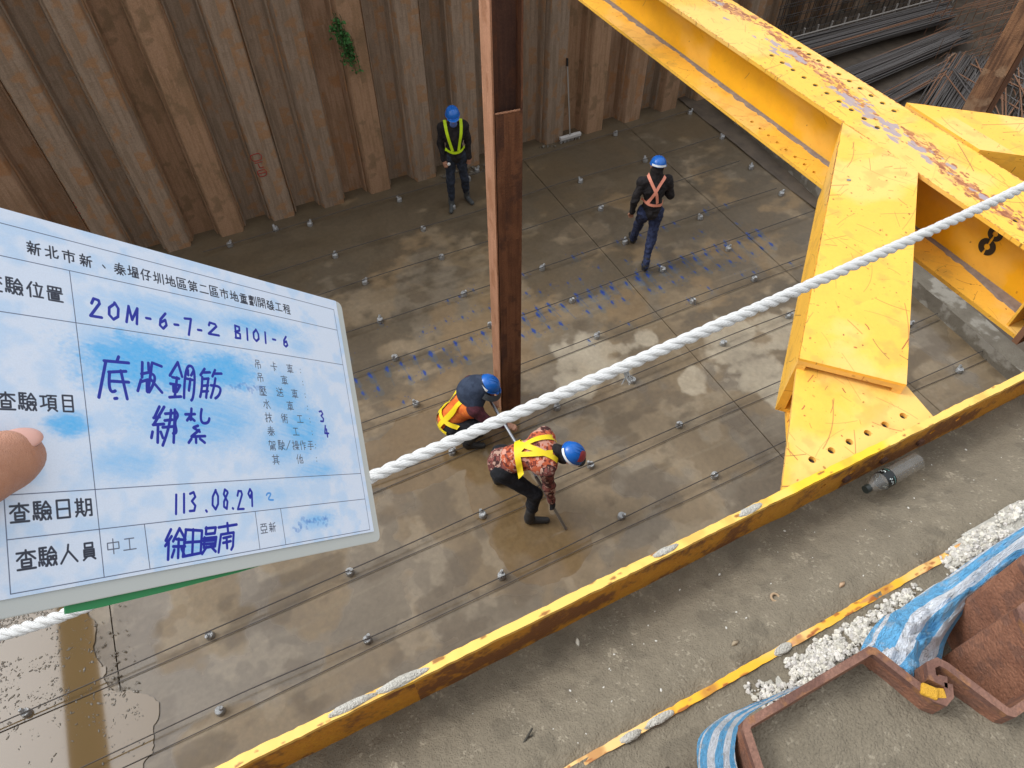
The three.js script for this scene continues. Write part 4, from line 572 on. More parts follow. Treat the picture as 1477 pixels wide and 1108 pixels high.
const paperTex = canvasTex(1782, 1260, (g, w, h) => {
  const s = w / 297, im = g.createImageData(w, h), low = (fn, st) => { const W = Math.ceil(w / st) + 2, H = Math.ceil(h / st) + 2, d = new Float32Array(W * H); for (let j = 0; j < H; j++) for (let i = 0; i < W; i++) d[j * W + i] = fn(i * st / s, j * st / s); return (i, j) => { const u = i / st, v = j / st, a = u | 0, b = v | 0, p = u - a, q = v - b, k = b * W + a; return (d[k] * (1 - p) + d[k + 1] * p) * (1 - q) + (d[k + W] * (1 - p) + d[k + W + 1] * p) * q; }; }, fN = low((x, y) => fbm(x * 0.09, y * 0.11, 5), 8), fM = low((x, y) => fbm(x * 0.5 + 30, y * 0.9, 4), 4), fT = low((x, y) => fbm((x + y * 0.25) * 0.07 + 9, (y - x * 0.2) * 0.75, 4), 3);
  const smear = [[90, 80, 46, 22, 1], [150, 78, 40, 16, 0.9], [205, 92, 34, 24, 0.5], [130, 112, 60, 24, 0.55], [220, 118, 36, 26, 0.6], [190, 40, 50, 9, 0.55], [110, 42, 50, 10, 0.4], [44, 118, 14, 8, 0.9], [232, 50, 16, 8, 0.35], [75, 140, 26, 12, 0.45], [230, 150, 30, 10, 0.5], [110, 192, 30, 8, 0.55], [222, 188, 24, 8, 0.5], [170, 165, 60, 10, 0.25], [70, 70, 20, 10, 0.5], [196, 130, 30, 20, 0.45]];
  for (let j = 0; j < h; j++) for (let i = 0; i < w; i++) {
    const x = i / s, y = j / s, n = fN(i, j), m = fM(i, j), f = vn(x * 2.2, y * 2.2 + 3);
    let a = 0; for (const [cx, cy, rx, ry, k] of smear) { const d = Math.hypot((x - cx) / rx, (y - cy) / ry); if (d < 1.5) a = Math.max(a, k * sst(1.25, 0.2, d + 0.9 * (n - 0.5) + 0.6 * (m - 0.5))); }
    if (x < 8 || y < 7 || x > 287 || y > 204) a *= 0.15;
    a *= 0.65 + 0.7 * fT(i, j); const c = mix3([0.70, 0.79, 0.93], [0.11, 0.50, 0.93], Math.min(1, a * 1.25 + 0.26 * sst(0.4, 0.7, n)) * (0.75 + 0.35 * m)), k = (j * w + i) * 4; for (let q = 0; q < 3; q++) im.data[k + q] = Math.min(255, 255 * lin(c[q] * (0.97 + 0.06 * f))); im.data[k + 3] = 255;
  }
  g.putImageData(im, 0, 0); g.scale(s, s);
  g.strokeStyle = '#46506b'; g.lineWidth = 0.42;
  const ln = (a, b, c, d) => { g.beginPath(); g.moveTo(a, b); g.lineTo(c, d); g.stroke(); };
  g.strokeRect(9, 9, 275, 192.5); for (const y of [28, 59.5, 154.5, 176]) ln(9, y, 284, y); ln(51.5, 28, 55, 201.5); ln(81, 176, 82, 201.5); ln(163.5, 176, 164, 201.5); ln(187, 176, 188, 201.5);
  const row = (str, xs, y, sz, lw, col = '#2c3242') => { g.strokeStyle = col; [...str].forEach((c, i) => glyph(g, c, Array.isArray(xs) ? xs[i] : xs + i * sz * 1.18, y, sz * 0.92, sz, lw)); };
  row('新北市新、', [33, 42.5, 52, 62, 73], 19.2, 7.4, 0.86, '#252a38'); row('泰塭仔圳地區第二區市地重劃開發工程', 83, 19.4, 7.5, 0.82, '#252a38');
  row('查驗位置', [11, 21, 31.5, 42], 44, 8.6, 1.0); row('查驗項目', [13, 23, 33.5, 43.5], 107, 8.8, 1.0); row('查驗日期', [15.5, 26, 36.5, 47], 163.5, 9, 1.05); row('查驗人員', [17, 27, 37.5, 48], 186.5, 9, 1.05);
  row('中工', [61.5, 71], 186, 8, 0.6, '#5a6276'); row('亞新', [169.5, 177.5], 188, 6.4, 0.55, '#4c5468');
  const list = [['吊卡車:', [184, 200, 217, 229], 70], ['吊車:', [184.5, 209, 229.5], 80], ['壓送車:', [185, 202, 218, 230], 90], ['水車:', [187, 211, 230.5], 100], ['技術工:', [187, 203, 219.5, 231], 110], ['泰工:', [187.5, 213, 231.5], 120], ['駕駛/操作手:', [187, 196, 203, 210.5, 218.5, 227, 233], 130.5], ['其他:', [188.5, 213, 232], 141]];
  for (const [a, b, y] of list) row(a, b, y, 7, 0.55, '#4a5468');
  // marker pen
  const pen = '#1a2aa0', ink = (str, xs, y, ww, hh, lw, o = { soft: true, slant: 0.12 }) => { g.strokeStyle = pen; [...str].forEach((c, i) => glyph(g, c, xs[i], y + (o.dy ? o.dy[i] : 0), ww * (o.ws ? o.ws[i] : 1), hh * (o.hs ? o.hs[i] : 1), lw, o)); };
  ink('20M-6-7-2', [65, 76, 87.5, 98.5, 109, 118.5, 127.5, 136.5, 148], 48.5, 8.2, 11, 1.75, { soft: false, loose: 0.1, slant: 0.16, ws: [1, 1, 1.1, 0.5, 0.9, 0.5, 0.8, 0.5, 1.25], hs: [1, 1, 1, 1, 1, 1, 1.15, 1, 0.75], dy: [0, 0, 0, 0, 0, 1, 1, 2, 0] });
  ink('B101-6', [170, 178.5, 187, 196, 205, 217], 47.5, 6.8, 9.5, 1.65, { soft: false, loose: 0.1, slant: 0.12, ws: [1, 1, 1, 1, 0.6, 0.9] });
  ink('底版鋼筋', [73, 95, 117.5, 139], 88, 17, 25, 1.9, { soft: true, loose: 0.11, slant: 0.2, hs: [1.1, 0.8, 0.95, 0.85], ws: [1, 0.95, 1.05, 1] }); ink('綁紮', [101, 124], 118, 17.5, 23, 1.9, { soft: true, loose: 0.11, slant: 0.2 });
  ink('113.08.29', [103, 108.5, 115, 125, 132, 140, 146, 152, 160.5], 166, 7, 12, 1.55, { soft: false, loose: 0.06, slant: 0.12, ws: [0.5, 0.5, 0.9, 0.6, 0.9, 0.9, 0.6, 0.9, 0.8], dy: [0, 0, 0, 1, 0, 0, 1, 1.5, 0] });
  ink('徐田員南', [99, 112, 124.5, 138], 190, 13.5, 16, 1.8, { soft: false, loose: 0.14, slant: 0.2 }); ink('34', [245.5, 247.5], 107, 6, 9, 1.5, { soft: false, dy: [0, 12] });
  g.strokeStyle = 'rgba(40,130,220,.7)'; glyph(g, '2', 178, 167, 7, 5, 1.3, { soft: true }); g.strokeStyle = 'rgba(60,110,190,.22)'; { const R = rng(31); for (const [x, y, w2, h2b, n] of [[216, 188, 20, 9, 26], [170, 89, 16, 5, 14]]) for (let i = 0; i < n; i++) { g.lineWidth = 1.6; g.beginPath(); const a = x + (R() - 0.5) * 2 * w2, b = y + (R() - 0.5) * h2b; g.moveTo(a, b); g.quadraticCurveTo(a + 4 * (R() - 0.5), b + 6 * (R() - 0.5), a + 7 * (R() - 0.3), b + 5 * (R() - 0.5)); g.stroke(); } }
});
{
  const t = thing('inspection_board', 'white laminated inspection form with blue handwriting, held out over the pit', 'board', [BT.x, BT.y, BT.z]); t.quaternion.copy(boardQ);
  const local = (name, geo, mat) => { const m = new THREE.Mesh(geo, mat); m.name = name; m.castShadow = m.receiveShadow = true; t.add(m); return m; };
  const N = 40, sag = (g) => { const p = g.attributes.position; for (let i = 0; i < p.count; i++) { const x = p.getX(i), y = -p.getY(i); p.setZ(i, p.getZ(i) + 0.0022 * Math.sin(Math.PI * Math.min(1, Math.max(0, x / 0.297))) * Math.sin(Math.PI * Math.min(1, Math.max(0, y / 0.21)))); } g.computeVertexNormals(); return g; };
  const sheet = new THREE.BoxGeometry(0.289, 0.2035, 0.0006, N, N, 1); sheet.translate(0.1445, -0.10175, 0.0004);
  const up = sheet.attributes.uv, pp = sheet.attributes.position; for (let i = 0; i < up.count; i++) up.setXY(i, pp.getX(i) / 0.297, 1 + pp.getY(i) / 0.21);
  local('form_sheet', sag(sheet), std({ map: paperTex, roughness: 0.32 }));
  const shp = new THREE.Shape(); const r = 0.006, W = 0.2975, H = 0.2115; shp.moveTo(0, 0); shp.lineTo(W - r, 0); shp.quadraticCurveTo(W, 0, W, -r); shp.lineTo(W, -H + r); shp.quadraticCurveTo(W, -H, W - r, -H); shp.lineTo(0, -H); shp.lineTo(0, 0);
  const lam = new THREE.ExtrudeGeometry(shp, { depth: 0.0022, bevelEnabled: true, bevelThickness: 0.0006, bevelSize: 0.0006, bevelSegments: 2 }); lam.translate(0, 0, -0.0034);
  local('laminate_edge', lam, std({ color: new THREE.Color().setRGB(0.52, 0.55, 0.53), roughness: 0.25 }));
  const sh2 = new THREE.Shape([[0.037, -0.1], [0.19, -0.1], [0.19, -0.2105], [0.150, -0.2135], [0.10, -0.2155], [0.055, -0.2165], [0.037, -0.2160]].map((p) => new THREE.Vector2(...p)));
  const gr = new THREE.ExtrudeGeometry(sh2, { depth: 0.001, bevelEnabled: false }); gr.translate(0, 0, -0.006); local('green_backing', gr, std({ color: new THREE.Color().setRGB(0.03, 0.26, 0.09), roughness: 0.4 }));
}
// ---------------------------------------------------------------- bodies from smooth capsules
function sdf(bones, k) {
  return (x, y, z) => {
    let s = 0, m = 1e9; const D = [];
    for (const b of bones) {
      const ax = b[0], ay = b[1], az = b[2], bx = b[3] - ax, by = b[4] - ay, bz = b[5] - az, px = x - ax, py = y - ay, pz = z - az, L = bx * bx + by * by + bz * bz;
      const t = L ? Math.min(1, Math.max(0, (px * bx + py * by + pz * bz) / L)) : 0; const d = Math.hypot(px - bx * t, py - by * t, pz - bz * t) - mix(b[6], b[7], t); D.push(d); if (d < m) m = d;
    }
    for (const d of D) if (d - m < 8 * k) s += Math.exp(-(d - m) / k); return m - k * Math.log(s);
  };
}
function blob(bones, cell, k, dent) {
  const lo = [1e9, 1e9, 1e9], hi = [-1e9, -1e9, -1e9];
  for (const b of bones) for (let q = 0; q < 3; q++) { const r = Math.max(b[6], b[7]) + 3 * cell + k; lo[q] = Math.min(lo[q], b[q] - r, b[q + 3] - r); hi[q] = Math.max(hi[q], b[q] + r, b[q + 3] + r); }
  const ext = Math.max(hi[0] - lo[0], hi[1] - lo[1], hi[2] - lo[2]), n = Math.ceil(ext / cell) + 4, half = n / 2, c = lo.map((v, q) => (v + hi[q]) / 2), f = sdf(bones, k);
  const mc = new MarchingCubes(n, new THREE.MeshBasicMaterial(), false, false, 120000); mc.isolation = 0; const size2 = n * n;
  const Bk = 4, C = (i, q) => c[q] + (i - half) * cell, far = Bk * cell * 0.9 + 2 * k + 0.01; // whole blocks far from the surface are filled from one sample
  for (let z = 0; z < n; z += Bk) for (let y = 0; y < n; y += Bk) for (let x = 0; x < n; x += Bk) {
    const mid = f(C(x + 1.5, 0), C(y + 1.5, 1), C(z + 1.5, 2)), skip = Math.abs(mid) > far;
    for (let zz = z; zz < Math.min(n, z + Bk); zz++) for (let yy = y; yy < Math.min(n, y + Bk); yy++) for (let xx = x; xx < Math.min(n, x + Bk); xx++) { const X = C(xx, 0), Y = C(yy, 1), Z = C(zz, 2); mc.field[size2 * zz + n * yy + xx] = skip ? -mid : -(f(X, Y, Z) + (dent ? dent(X, Y, Z) : 0)); }
  }
  mc.update(); const cnt = mc.count, g = new THREE.BufferGeometry(), P = mc.positionArray.slice(0, cnt * 3);
  for (let i = 0; i < cnt; i++) for (let q = 0; q < 3; q++) P[i * 3 + q] = P[i * 3 + q] * half * cell + c[q];
  g.setAttribute('position', new THREE.BufferAttribute(P, 3)); g.setAttribute('normal', new THREE.BufferAttribute(mc.normalArray.slice(0, cnt * 3), 3)); return boxUV(g);
}
const SKIN = std({ color: new THREE.Color().setRGB(0.40, 0.20, 0.125), roughness: 0.55 });
// the photographer's hand, in the board's own frame
{
  const t = thing('hand', 'left hand at the left edge gripping the form with its thumb', 'hand', [BT.x, BT.y, BT.z]); t.quaternion.copy(boardQ);
  const chain = (pts) => { const o = []; for (let i = 0; i + 1 < pts.length; i++) o.push([...pts[i].slice(0, 3), ...pts[i + 1].slice(0, 3), pts[i][3], pts[i + 1][3]]); return o; };
  const bones = [...chain([[-0.085, -0.205, -0.012, 0.025], [-0.056, -0.180, 0.004, 0.020], [-0.030, -0.1575, 0.0135, 0.0155], [-0.010, -0.1465, 0.0145, 0.0140], [0.006, -0.1395, 0.0120, 0.0124], [0.0125, -0.1372, 0.0103, 0.0098]]),
    [-0.10, -0.23, -0.03, -0.04, -0.14, -0.026, 0.022, 0.017], [-0.12, -0.20, -0.032, -0.055, -0.12, -0.027, 0.02, 0.015], [-0.15, -0.26, -0.035, -0.1, -0.20, -0.03, 0.027, 0.026], [-0.15, -0.26, -0.035, -0.27, -0.37, -0.04, 0.027, 0.034],
    ...chain([[-0.055, -0.115, -0.027, 0.0105], [-0.015, -0.095, -0.022, 0.0098], [0.012, -0.085, -0.0165, 0.009], [0.03, -0.078, -0.0155, 0.008]]), ...chain([[-0.048, -0.125, -0.028, 0.0108], [-0.006, -0.112, -0.023, 0.01], [0.025, -0.105, -0.0165, 0.009], [0.045, -0.1, -0.0155, 0.0082]]),
    ...chain([[-0.045, -0.14, -0.028, 0.0105], [-0.002, -0.135, -0.023, 0.0098], [0.026, -0.132, -0.0165, 0.0088], [0.044, -0.13, -0.0155, 0.008]]), ...chain([[-0.048, -0.158, -0.028, 0.0095], [-0.012, -0.158, -0.022, 0.0085], [0.01, -0.157, -0.016, 0.0078], [0.024, -0.156, -0.015, 0.007]])];
  const dent = (x, y, z) => (Math.abs(x + 0.014) < 0.012 && z > 0.0 ? 0.0006 * Math.max(0, Math.cos((x + 0.014) * 900)) * sst(0.012, 0.004, Math.abs(x + 0.014)) : 0);
  const g = blob(bones, 0.003, 0.003, dent);
  const skin = std({ map: metres(pixels(512, 512, (i, j) => { const n = pf(i / 32, j / 32, 16, 5), f = pf(i / 4, j / 4, 128, 2); return mix3([0.42, 0.19, 0.115], [0.53, 0.275, 0.18], 0.6 * n + 0.4 * f); }), 0.05), roughness: 0.5, bumpMap: metres(pixels(256, 256, (i, j) => { const n = 0.5 * pf(i / 4, j / 12, 21, 2) + 0.5 * pf(i / 10, j / 3, 25, 2); return [n, n, n]; }, false), 0.016), bumpScale: 0.00045 });
  const m = new THREE.Mesh(g, skin); m.name = 'hand_skin'; m.castShadow = m.receiveShadow = true; t.add(m);
  const nail = new THREE.SphereGeometry(1, 20, 12); nail.scale(0.0100, 0.0074, 0.0023); nail.rotateX(-0.72); nail.rotateZ(0.36); nail.translate(0.0078, -0.1310, 0.0200);
  const nm = new THREE.Mesh(nail, std({ color: new THREE.Color().setRGB(0.60, 0.33, 0.27), roughness: 0.28 })); nm.name = 'thumb_nail'; nm.castShadow = nm.receiveShadow = true; t.add(nm);
}
// ---------------------------------------------------------------- striped tarp
{
  const tex = canvasTex(1024, 256, (g, w, h) => {
    const im = g.createImageData(w, h); for (let j = 0; j < h; j++) for (let i = 0; i < w; i++) {
      const v = j / h, band = (v * 2.5 + 0.12) % 1, n = fbm(i / 30, j / 30, 4), wv = 0.93 + 0.07 * (((i >> 1) + (j >> 1)) & 1); let c = band < 0.5 ? [0.13, 0.43, 0.74] : [0.70, 0.74, 0.79]; c = mix3(c, [0.45, 0.44, 0.40], 0.35 * sst(0.52, 0.7, n)); const k = (j * w + i) * 4; for (let q = 0; q < 3; q++) im.data[k + q] = 255 * lin(c[q] * wv); im.data[k + 3] = 255; }
    g.putImageData(im, 0, 0);
  });
  const mat = std({ map: tex, roughness: 0.6, side: THREE.DoubleSide, bumpMap: bumpAt(0.35), bumpScale: 0.012 });
  const t = thing('striped_tarp', 'blue and white striped tarp strip tucked along the sheet pile tops', 'tarp', [1.1, 5.1, -0.1]);
  const sheet = (rails, fold, seed) => {       // rails: rows of points along the length
    const nu = 150, nv = 44, C = rails.map((r) => new THREE.CatmullRomCurve3(r.map((p) => V(...p)))), pos = [], uv = [], idx = [];
    for (let i = 0; i <= nu; i++) { const u = i / nu, cross = new THREE.CatmullRomCurve3(C.map((c) => c.getPoint(u))); for (let j = 0; j <= nv; j++) { const v = j / nv, p = cross.getPoint(v), e = Math.sin(Math.PI * v); const d = fold * (0.9 * (fbm(u * 9 + seed + v * 2, v * 4.5 - u * 3, 3) - 0.5) + 0.55 * (Math.abs(vn(u * 7 + v * 7, seed + v * 2) - 0.5) - 0.25)) * (0.3 + 0.7 * e); pos.push(p.x + d * 0.3, p.y + d, p.z - d * 0.35); uv.push(u, v + 0.22 * (fbm(u * 4, v * 1.5 + seed, 3) - 0.5)); } }
    for (let i = 0; i < nu; i++) for (let j = 0; j < nv; j++) { const a = i * (nv + 1) + j; idx.push(a, a + 1, a + nv + 1, a + 1, a + nv + 2, a + nv + 1); }
    const g = new THREE.BufferGeometry(); g.setAttribute('position', new THREE.Float32BufferAttribute(pos, 3)); g.setAttribute('uv', new THREE.Float32BufferAttribute(uv, 2)); g.setIndex(idx); g.computeVertexNormals(); return g;
  };
  // right of the first pile: front edge on the stones, back edge over the pile lip and down into the hollow
  mesh('tarp_sheet', sheet([
    [[2.3, 4.86, -0.23], [1.77, 4.87, -0.215], [1.50, 4.88, -0.20], [1.33, 4.90, -0.192], [1.20, 4.93, -0.185], [1.10, 4.98, -0.165], [0.99, 5.06, -0.128]],
    [[2.3, 4.90, -0.19], [1.72, 4.93, -0.175], [1.46, 4.96, -0.158], [1.28, 5.0, -0.145], [1.17, 5.05, -0.125], [1.06, 5.12, -0.10], [0.965, 5.19, -0.085]],
    [[2.3, 4.93, -0.16], [1.70, 4.96, -0.145], [1.43, 4.99, -0.125], [1.27, 5.02, -0.10], [1.14, 5.08, -0.075], [1.045, 5.16, -0.045], [0.965, 5.21, -0.03]],
    [[2.3, 4.93, -0.145], [1.68, 4.95, -0.125], [1.41, 4.97, -0.105], [1.29, 4.97, -0.07], [1.20, 5.0, -0.03], [1.09, 5.11, -0.012], [0.985, 5.20, 0.004]]], 0.085, 3), mat, t);
  // left end, hanging around the first pile
  mesh('tarp_sheet', sheet([
    [[0.80, 5.045, -0.146], [0.70, 5.05, -0.155], [0.60, 5.06, -0.163], [0.535, 5.07, -0.150], [0.495, 5.09, -0.105], [0.47, 5.10, -0.05], [0.44, 5.12, 0.02]],
    [[0.79, 5.10, -0.138], [0.70, 5.12, -0.142], [0.61, 5.14, -0.145], [0.556, 5.15, -0.128], [0.52, 5.16, -0.09], [0.50, 5.16, -0.04], [0.48, 5.17, 0.03]],
    [[0.78, 5.18, -0.126], [0.70, 5.20, -0.128], [0.62, 5.22, -0.128], [0.575, 5.22, -0.117], [0.54, 5.21, -0.08], [0.525, 5.20, -0.035], [0.51, 5.20, 0.035]]], 0.034, 9), mat, t);
}
// ---------------------------------------------------------------- bottle
{
  const t = thing('plastic_bottle', 'clear plastic drink bottle with dark label lying on the dirt against the beam', 'bottle', [1.73, 4.722, -0.567]);
  const prof = [[0.0, 0.0], [0.026, 0.0], [0.0305, 0.005]]; for (let i = 0; i <= 14; i++) { const y = 0.012 + i * 0.0085; prof.push([0.0315 - (i % 2 ? 0.0022 : 0), y]); } prof.push([0.032, 0.140], [0.032, 0.178], [0.030, 0.188], [0.024, 0.206], [0.016, 0.222], [0.0125, 0.23], [0.0125, 0.236]);
  const b = new THREE.LatheGeometry(prof.map(([x, y]) => new THREE.Vector2(x, y)), 28), place = (g) => { g.rotateZ(Math.PI / 2); g.rotateY(0.03); g.translate(1.858, 4.722, -0.572); return g; };
  mesh('bottle_body', place(b), new THREE.MeshPhysicalMaterial({ color: new THREE.Color().setRGB(0.84, 0.83, 0.80), roughness: 0.05, transmission: 0.94, thickness: 0, ior: 1.45, side: THREE.DoubleSide }), t);
  const lt = canvasTex(512, 128, (g, w, h) => { g.fillStyle = '#0c1316'; g.fillRect(0, 0, w, h); g.fillStyle = '#cfd9d6'; for (let i = 0; i < 4; i++) { g.save(); g.translate(64 + i * 128, 64); g.rotate(-0.3); for (let k = 0; k < 5; k++) g.fillRect(-34 + k * 14, -22 + (k % 2) * 12, 8, 26 - (k % 3) * 6); g.restore(); g.fillStyle = '#5f8f86'; g.fillRect(20 + i * 128, 104, 70, 6); g.fillStyle = '#cfd9d6'; } });
  mesh('label', place(new THREE.LatheGeometry([[0.0327, 0.142], [0.0328, 0.18]].map(([x, y]) => new THREE.Vector2(x, y)), 28)), std({ map: lt, roughness: 0.25, side: THREE.DoubleSide }), t);
  const cap = new THREE.CylinderGeometry(0.0145, 0.0145, 0.018, 24); cap.translate(0, 0.243, 0); mesh('cap', place(cap), std({ color: new THREE.Color().setRGB(0.015, 0.02, 0.018), roughness: 0.4 }), t);
}
// ---------------------------------------------------------------- workers
const HELMET = std({ color: new THREE.Color().setRGB(0.012, 0.13, 0.50), roughness: 0.25 });
function worker(o) {
  const J = o.joints, t = thing('person', o.label, 'person', [o.at[0], 0, o.at[1]]);
  const add = (name, g, m, par = t) => { const q = new THREE.Mesh(g, m); q.name = name; q.castShadow = q.receiveShadow = true; par.add(q); return q; };
  const B = (a, b, ra, rb) => [...J[a], ...J[b], ra, rb], P = (a, b, u) => J[a].map((v, i) => mix(v, J[b][i], u));
  const off = (p, d) => p.map((v, i) => v + d[i]);
  const arm = (s, e) => [B('sh' + s, 'el' + s, 0.052 + e, 0.042 + e), B('el' + s, 'wr' + s, 0.041 + e, 0.030 + e)];
  const leg = (s, e) => [B('hip' + s, 'kn' + s, 0.085 + e, 0.058 + e), B('kn' + s, 'an' + s, 0.056 + e, 0.040 + e)];
  const torso = (e) => [B('pelvis', 'chest', 0.125 + e, 0.135 + e), B('hipL', 'hipR', 0.105 + e, 0.105 + e), B('shL', 'shR', 0.075 + e, 0.075 + e), [...P('chest', 'shL', 0.4), ...P('chest', 'shR', 0.4), 0.115 + e, 0.115 + e], B('chest', 'neck', 0.11 + e, 0.055 + e)];
  const fwd = norm3(J.face), up0 = norm3([J.head[0] - J.neck[0], J.head[1] - J.neck[1], J.head[2] - J.neck[2]]), ud = up0[0] * fwd[0] + up0[1] * fwd[1] + up0[2] * fwd[2], up = norm3(up0.map((v, i) => v - fwd[i] * ud));
  const hd = (f, u, l = 0) => { const side = cross(up, fwd); return J.head.map((v, i) => v + fwd[i] * f + up[i] * u + side[i] * l); };
  const hand = (s) => { // palm, four fingers and a thumb continuing the forearm
    const w = J['wr' + s], d = norm3(J['ha' + s].map((v, i) => v - w[i])), sd = norm3(cross(d, Math.abs(d[1]) > 0.7 ? [0, 0, 1] : [0, 1, 0])), nn = cross(d, sd), out = [], q = (a, b, c) => w.map((v, i) => v + d[i] * a + sd[i] * b + nn[i] * c);
    out.push([...q(0, 0, 0), ...q(0.06, 0.012, 0), 0.026, 0.02], [...q(0.02, -0.008, 0), ...q(0.075, -0.022, 0), 0.022, 0.014], [...q(0.03, 0.01, 0), ...q(0.078, 0.022, 0), 0.02, 0.014]);
    [[-0.028, 0.035], [-0.009, 0.045], [0.010, 0.042], [0.028, 0.032]].forEach(([b, L]) => out.push([...q(0.075, b, 0), ...q(0.075 + L, b * 1.05, 0.012), 0.0095, 0.0088], [...q(0.075 + L, b * 1.05, 0.012), ...q(0.082 + L * 1.2, b, 0.036), 0.0088, 0.0075]));
    out.push([...q(0.02, -0.026, 0.005), ...q(0.05, -0.046, 0.022), 0.012, 0.0105], [...q(0.05, -0.046, 0.022), ...q(0.075, -0.042, 0.034), 0.0105, 0.0085]); return out;
  };
  const headB = [[...hd(0.0, 0.03), ...hd(0.012, 0.02), 0.092, 0.088], [...hd(0.03, -0.06), ...hd(0.045, -0.075), 0.055, 0.045], [...hd(0.088, 0.0), ...hd(0.104, -0.028), 0.011, 0.016], [...hd(0.0, -0.015, 0.088), ...hd(-0.008, 0.015, 0.093), 0.013, 0.015], [...hd(0.0, -0.015, -0.088), ...hd(-0.008, 0.015, -0.093), 0.013, 0.015], [...hd(0.072, -0.062, 0.014), ...hd(0.072, -0.062, -0.014), 0.016, 0.016], [...J.neck, ...hd(0, -0.04), 0.052, 0.05]];
  const eye = (x, y, z) => { let d = 0; for (const l of [-0.033, 0.033]) { const e = hd(0.086, 0.002, l); d = Math.max(d, 0.010 * Math.exp(-((x - e[0]) ** 2 + (y - e[1]) ** 2 + (z - e[2]) ** 2) / 0.00022)); } return d; };
  const body = add('body', join([blob([...torso(-0.015), ...arm('L', -0.006), ...arm('R', -0.006), ...leg('L', -0.008), ...leg('R', -0.008), [...J.chest, ...J.neck, 0.06, 0.05], [...J.neck, ...hd(0, -0.02), 0.05, 0.05]], 0.016, 0.012), blob(headB, 0.006, 0.008, eye), blob([...hand('L'), B('elL', 'wrL', 0.034, 0.027)], 0.0055, 0.004), blob([...hand('R'), B('elR', 'wrR', 0.034, 0.027)], 0.0055, 0.004)]), SKIN);
  for (const l of [-0.033, 0.033]) { const e = hd(0.083, 0.002, l), g = new THREE.SphereGeometry(0.010, 8, 6); g.translate(...e); add('eye', g, M.black, body); }
  const shirtBones = [...torso(0.004), ...arm('L', 0.012), ...arm('R', 0.012), ...(o.hood ? [[...J.neck, ...hd(-0.012, -0.02), 0.078, 0.098]] : [])];
  const wrinkle = (a) => (x, y, z) => a * (fbm(x * 13 + z * 5, y * 17 + z * 9, 3) - 0.5);
  add('jacket', blob(shirtBones, 0.0135, 0.016, wrinkle(0.036)), o.jacket);
  add('trousers', blob([B('hipL', 'hipR', 0.108, 0.108), [...J.pelvis, ...P('pelvis', 'chest', 0.35), 0.122, 0.118], ...leg('L', 0.014), ...leg('R', 0.014)], 0.0135, 0.014, wrinkle(0.042)), o.trousers);
  for (const s of ['L', 'R']) add('boot', blob([[...P('an' + s, 'kn' + s, 0.28), ...J['an' + s], 0.055, 0.05], [...J['an' + s], ...off(J['an' + s], [0, -0.045, 0]), 0.05, 0.046], [...off(J['an' + s], [0, -0.05, 0]), ...J['to' + s], 0.042, 0.036]], 0.0085, 0.01), o.boots);
  // helmet: shell, rim and peak
  const hq = new THREE.Quaternion().setFromRotationMatrix(new THREE.Matrix4().makeBasis(V(...cross(up, fwd)), V(...up), V(...fwd))), hp = V(...hd(0.004, 0.045));
  const helm = new THREE.Group(); helm.name = 'helmet'; helm.position.copy(hp); helm.quaternion.copy(hq); t.add(helm); helm.scale.setScalar(1.04);
  const sh = []; for (let i = 0; i <= 12; i++) { const a = i / 12 * Math.PI / 2; sh.push(new THREE.Vector2(0.117 * Math.cos(a) ** 0.8 + 1e-4, 0.108 * Math.sin(a))); } sh.unshift(new THREE.Vector2(0.111, 0.0), new THREE.Vector2(0.111, 0.012));
  const shell = new THREE.LatheGeometry(sh, 30); shell.scale(0.96, 1, 1.1); const rim = new THREE.TorusGeometry(0.117, 0.006, 8, 32); rim.rotateX(Math.PI / 2); rim.scale(0.97, 1, 1.11);
  const peak = new THREE.CylinderGeometry(0.105, 0.112, 0.007, 24, 1, false, -1.15, 2.3); peak.scale(0.95, 1, 1.25); peak.translate(0, -0.006, 0.038);
  const ribs = [-0.03, 0, 0.03].map((x) => { const g = new THREE.TorusGeometry(0.112, 0.006, 6, 20, Math.PI); g.rotateY(Math.PI / 2); g.scale(1, 0.97, 1.06); g.translate(x, 0.001 - Math.abs(x) * 0.12, 0); return g; });
  add('shell', join([shell, rim, ...ribs]), o.helmet || HELMET, helm); add('peak', peak, o.peak || HELMET, helm);
  if (o.band) { const g = new THREE.CylinderGeometry(0.1215, 0.1255, 0.026, 30, 1, true, o.band[0], o.band[1]); g.scale(0.97, 1, 1.11); g.translate(0, 0.017, 0); add('reflective_band', g, std({ color: new THREE.Color().setRGB(0.82, 0.86, 0.86), roughness: 0.4, side: THREE.DoubleSide }), helm); }
  if (o.collar) add('collar', blob([[...J.neck, ...hd(-0.02, -0.06), 0.075, 0.082], [...hd(-0.02, -0.06), ...hd(-0.02, 0.0), 0.085, 0.098]], 0.0085, 0.01), o.collar);
  if (o.gloves) for (const s of ['L', 'R']) add('glove', blob(hand(s).map((b) => [...b.slice(0, 6), b[6] + 0.005, b[7] + 0.005]), 0.0055, 0.004), o.trousers);
  if (o.patch) { const g = new THREE.SphereGeometry(0.124, 14, 8, 0.1, 1.9, 0.1, 0.85); g.scale(0.96, 0.935, 1.08); add('painted_patch', g, std({ color: new THREE.Color().setRGB(0.36, 0.05, 0.06), roughness: 0.4 }), helm); }
  // straps laid on the clothes
  const f = sdf(shirtBones, 0.016);
  const fall = (p, dir, lift) => { let q = [...p], last = 1e9; for (let i = 0; i < 60; i++) { const d = f(...q) - lift; if (d < 0.001 || d > last) break; last = d; q = q.map((v, k) => v + dir[k] * d * 0.6); } return q; };
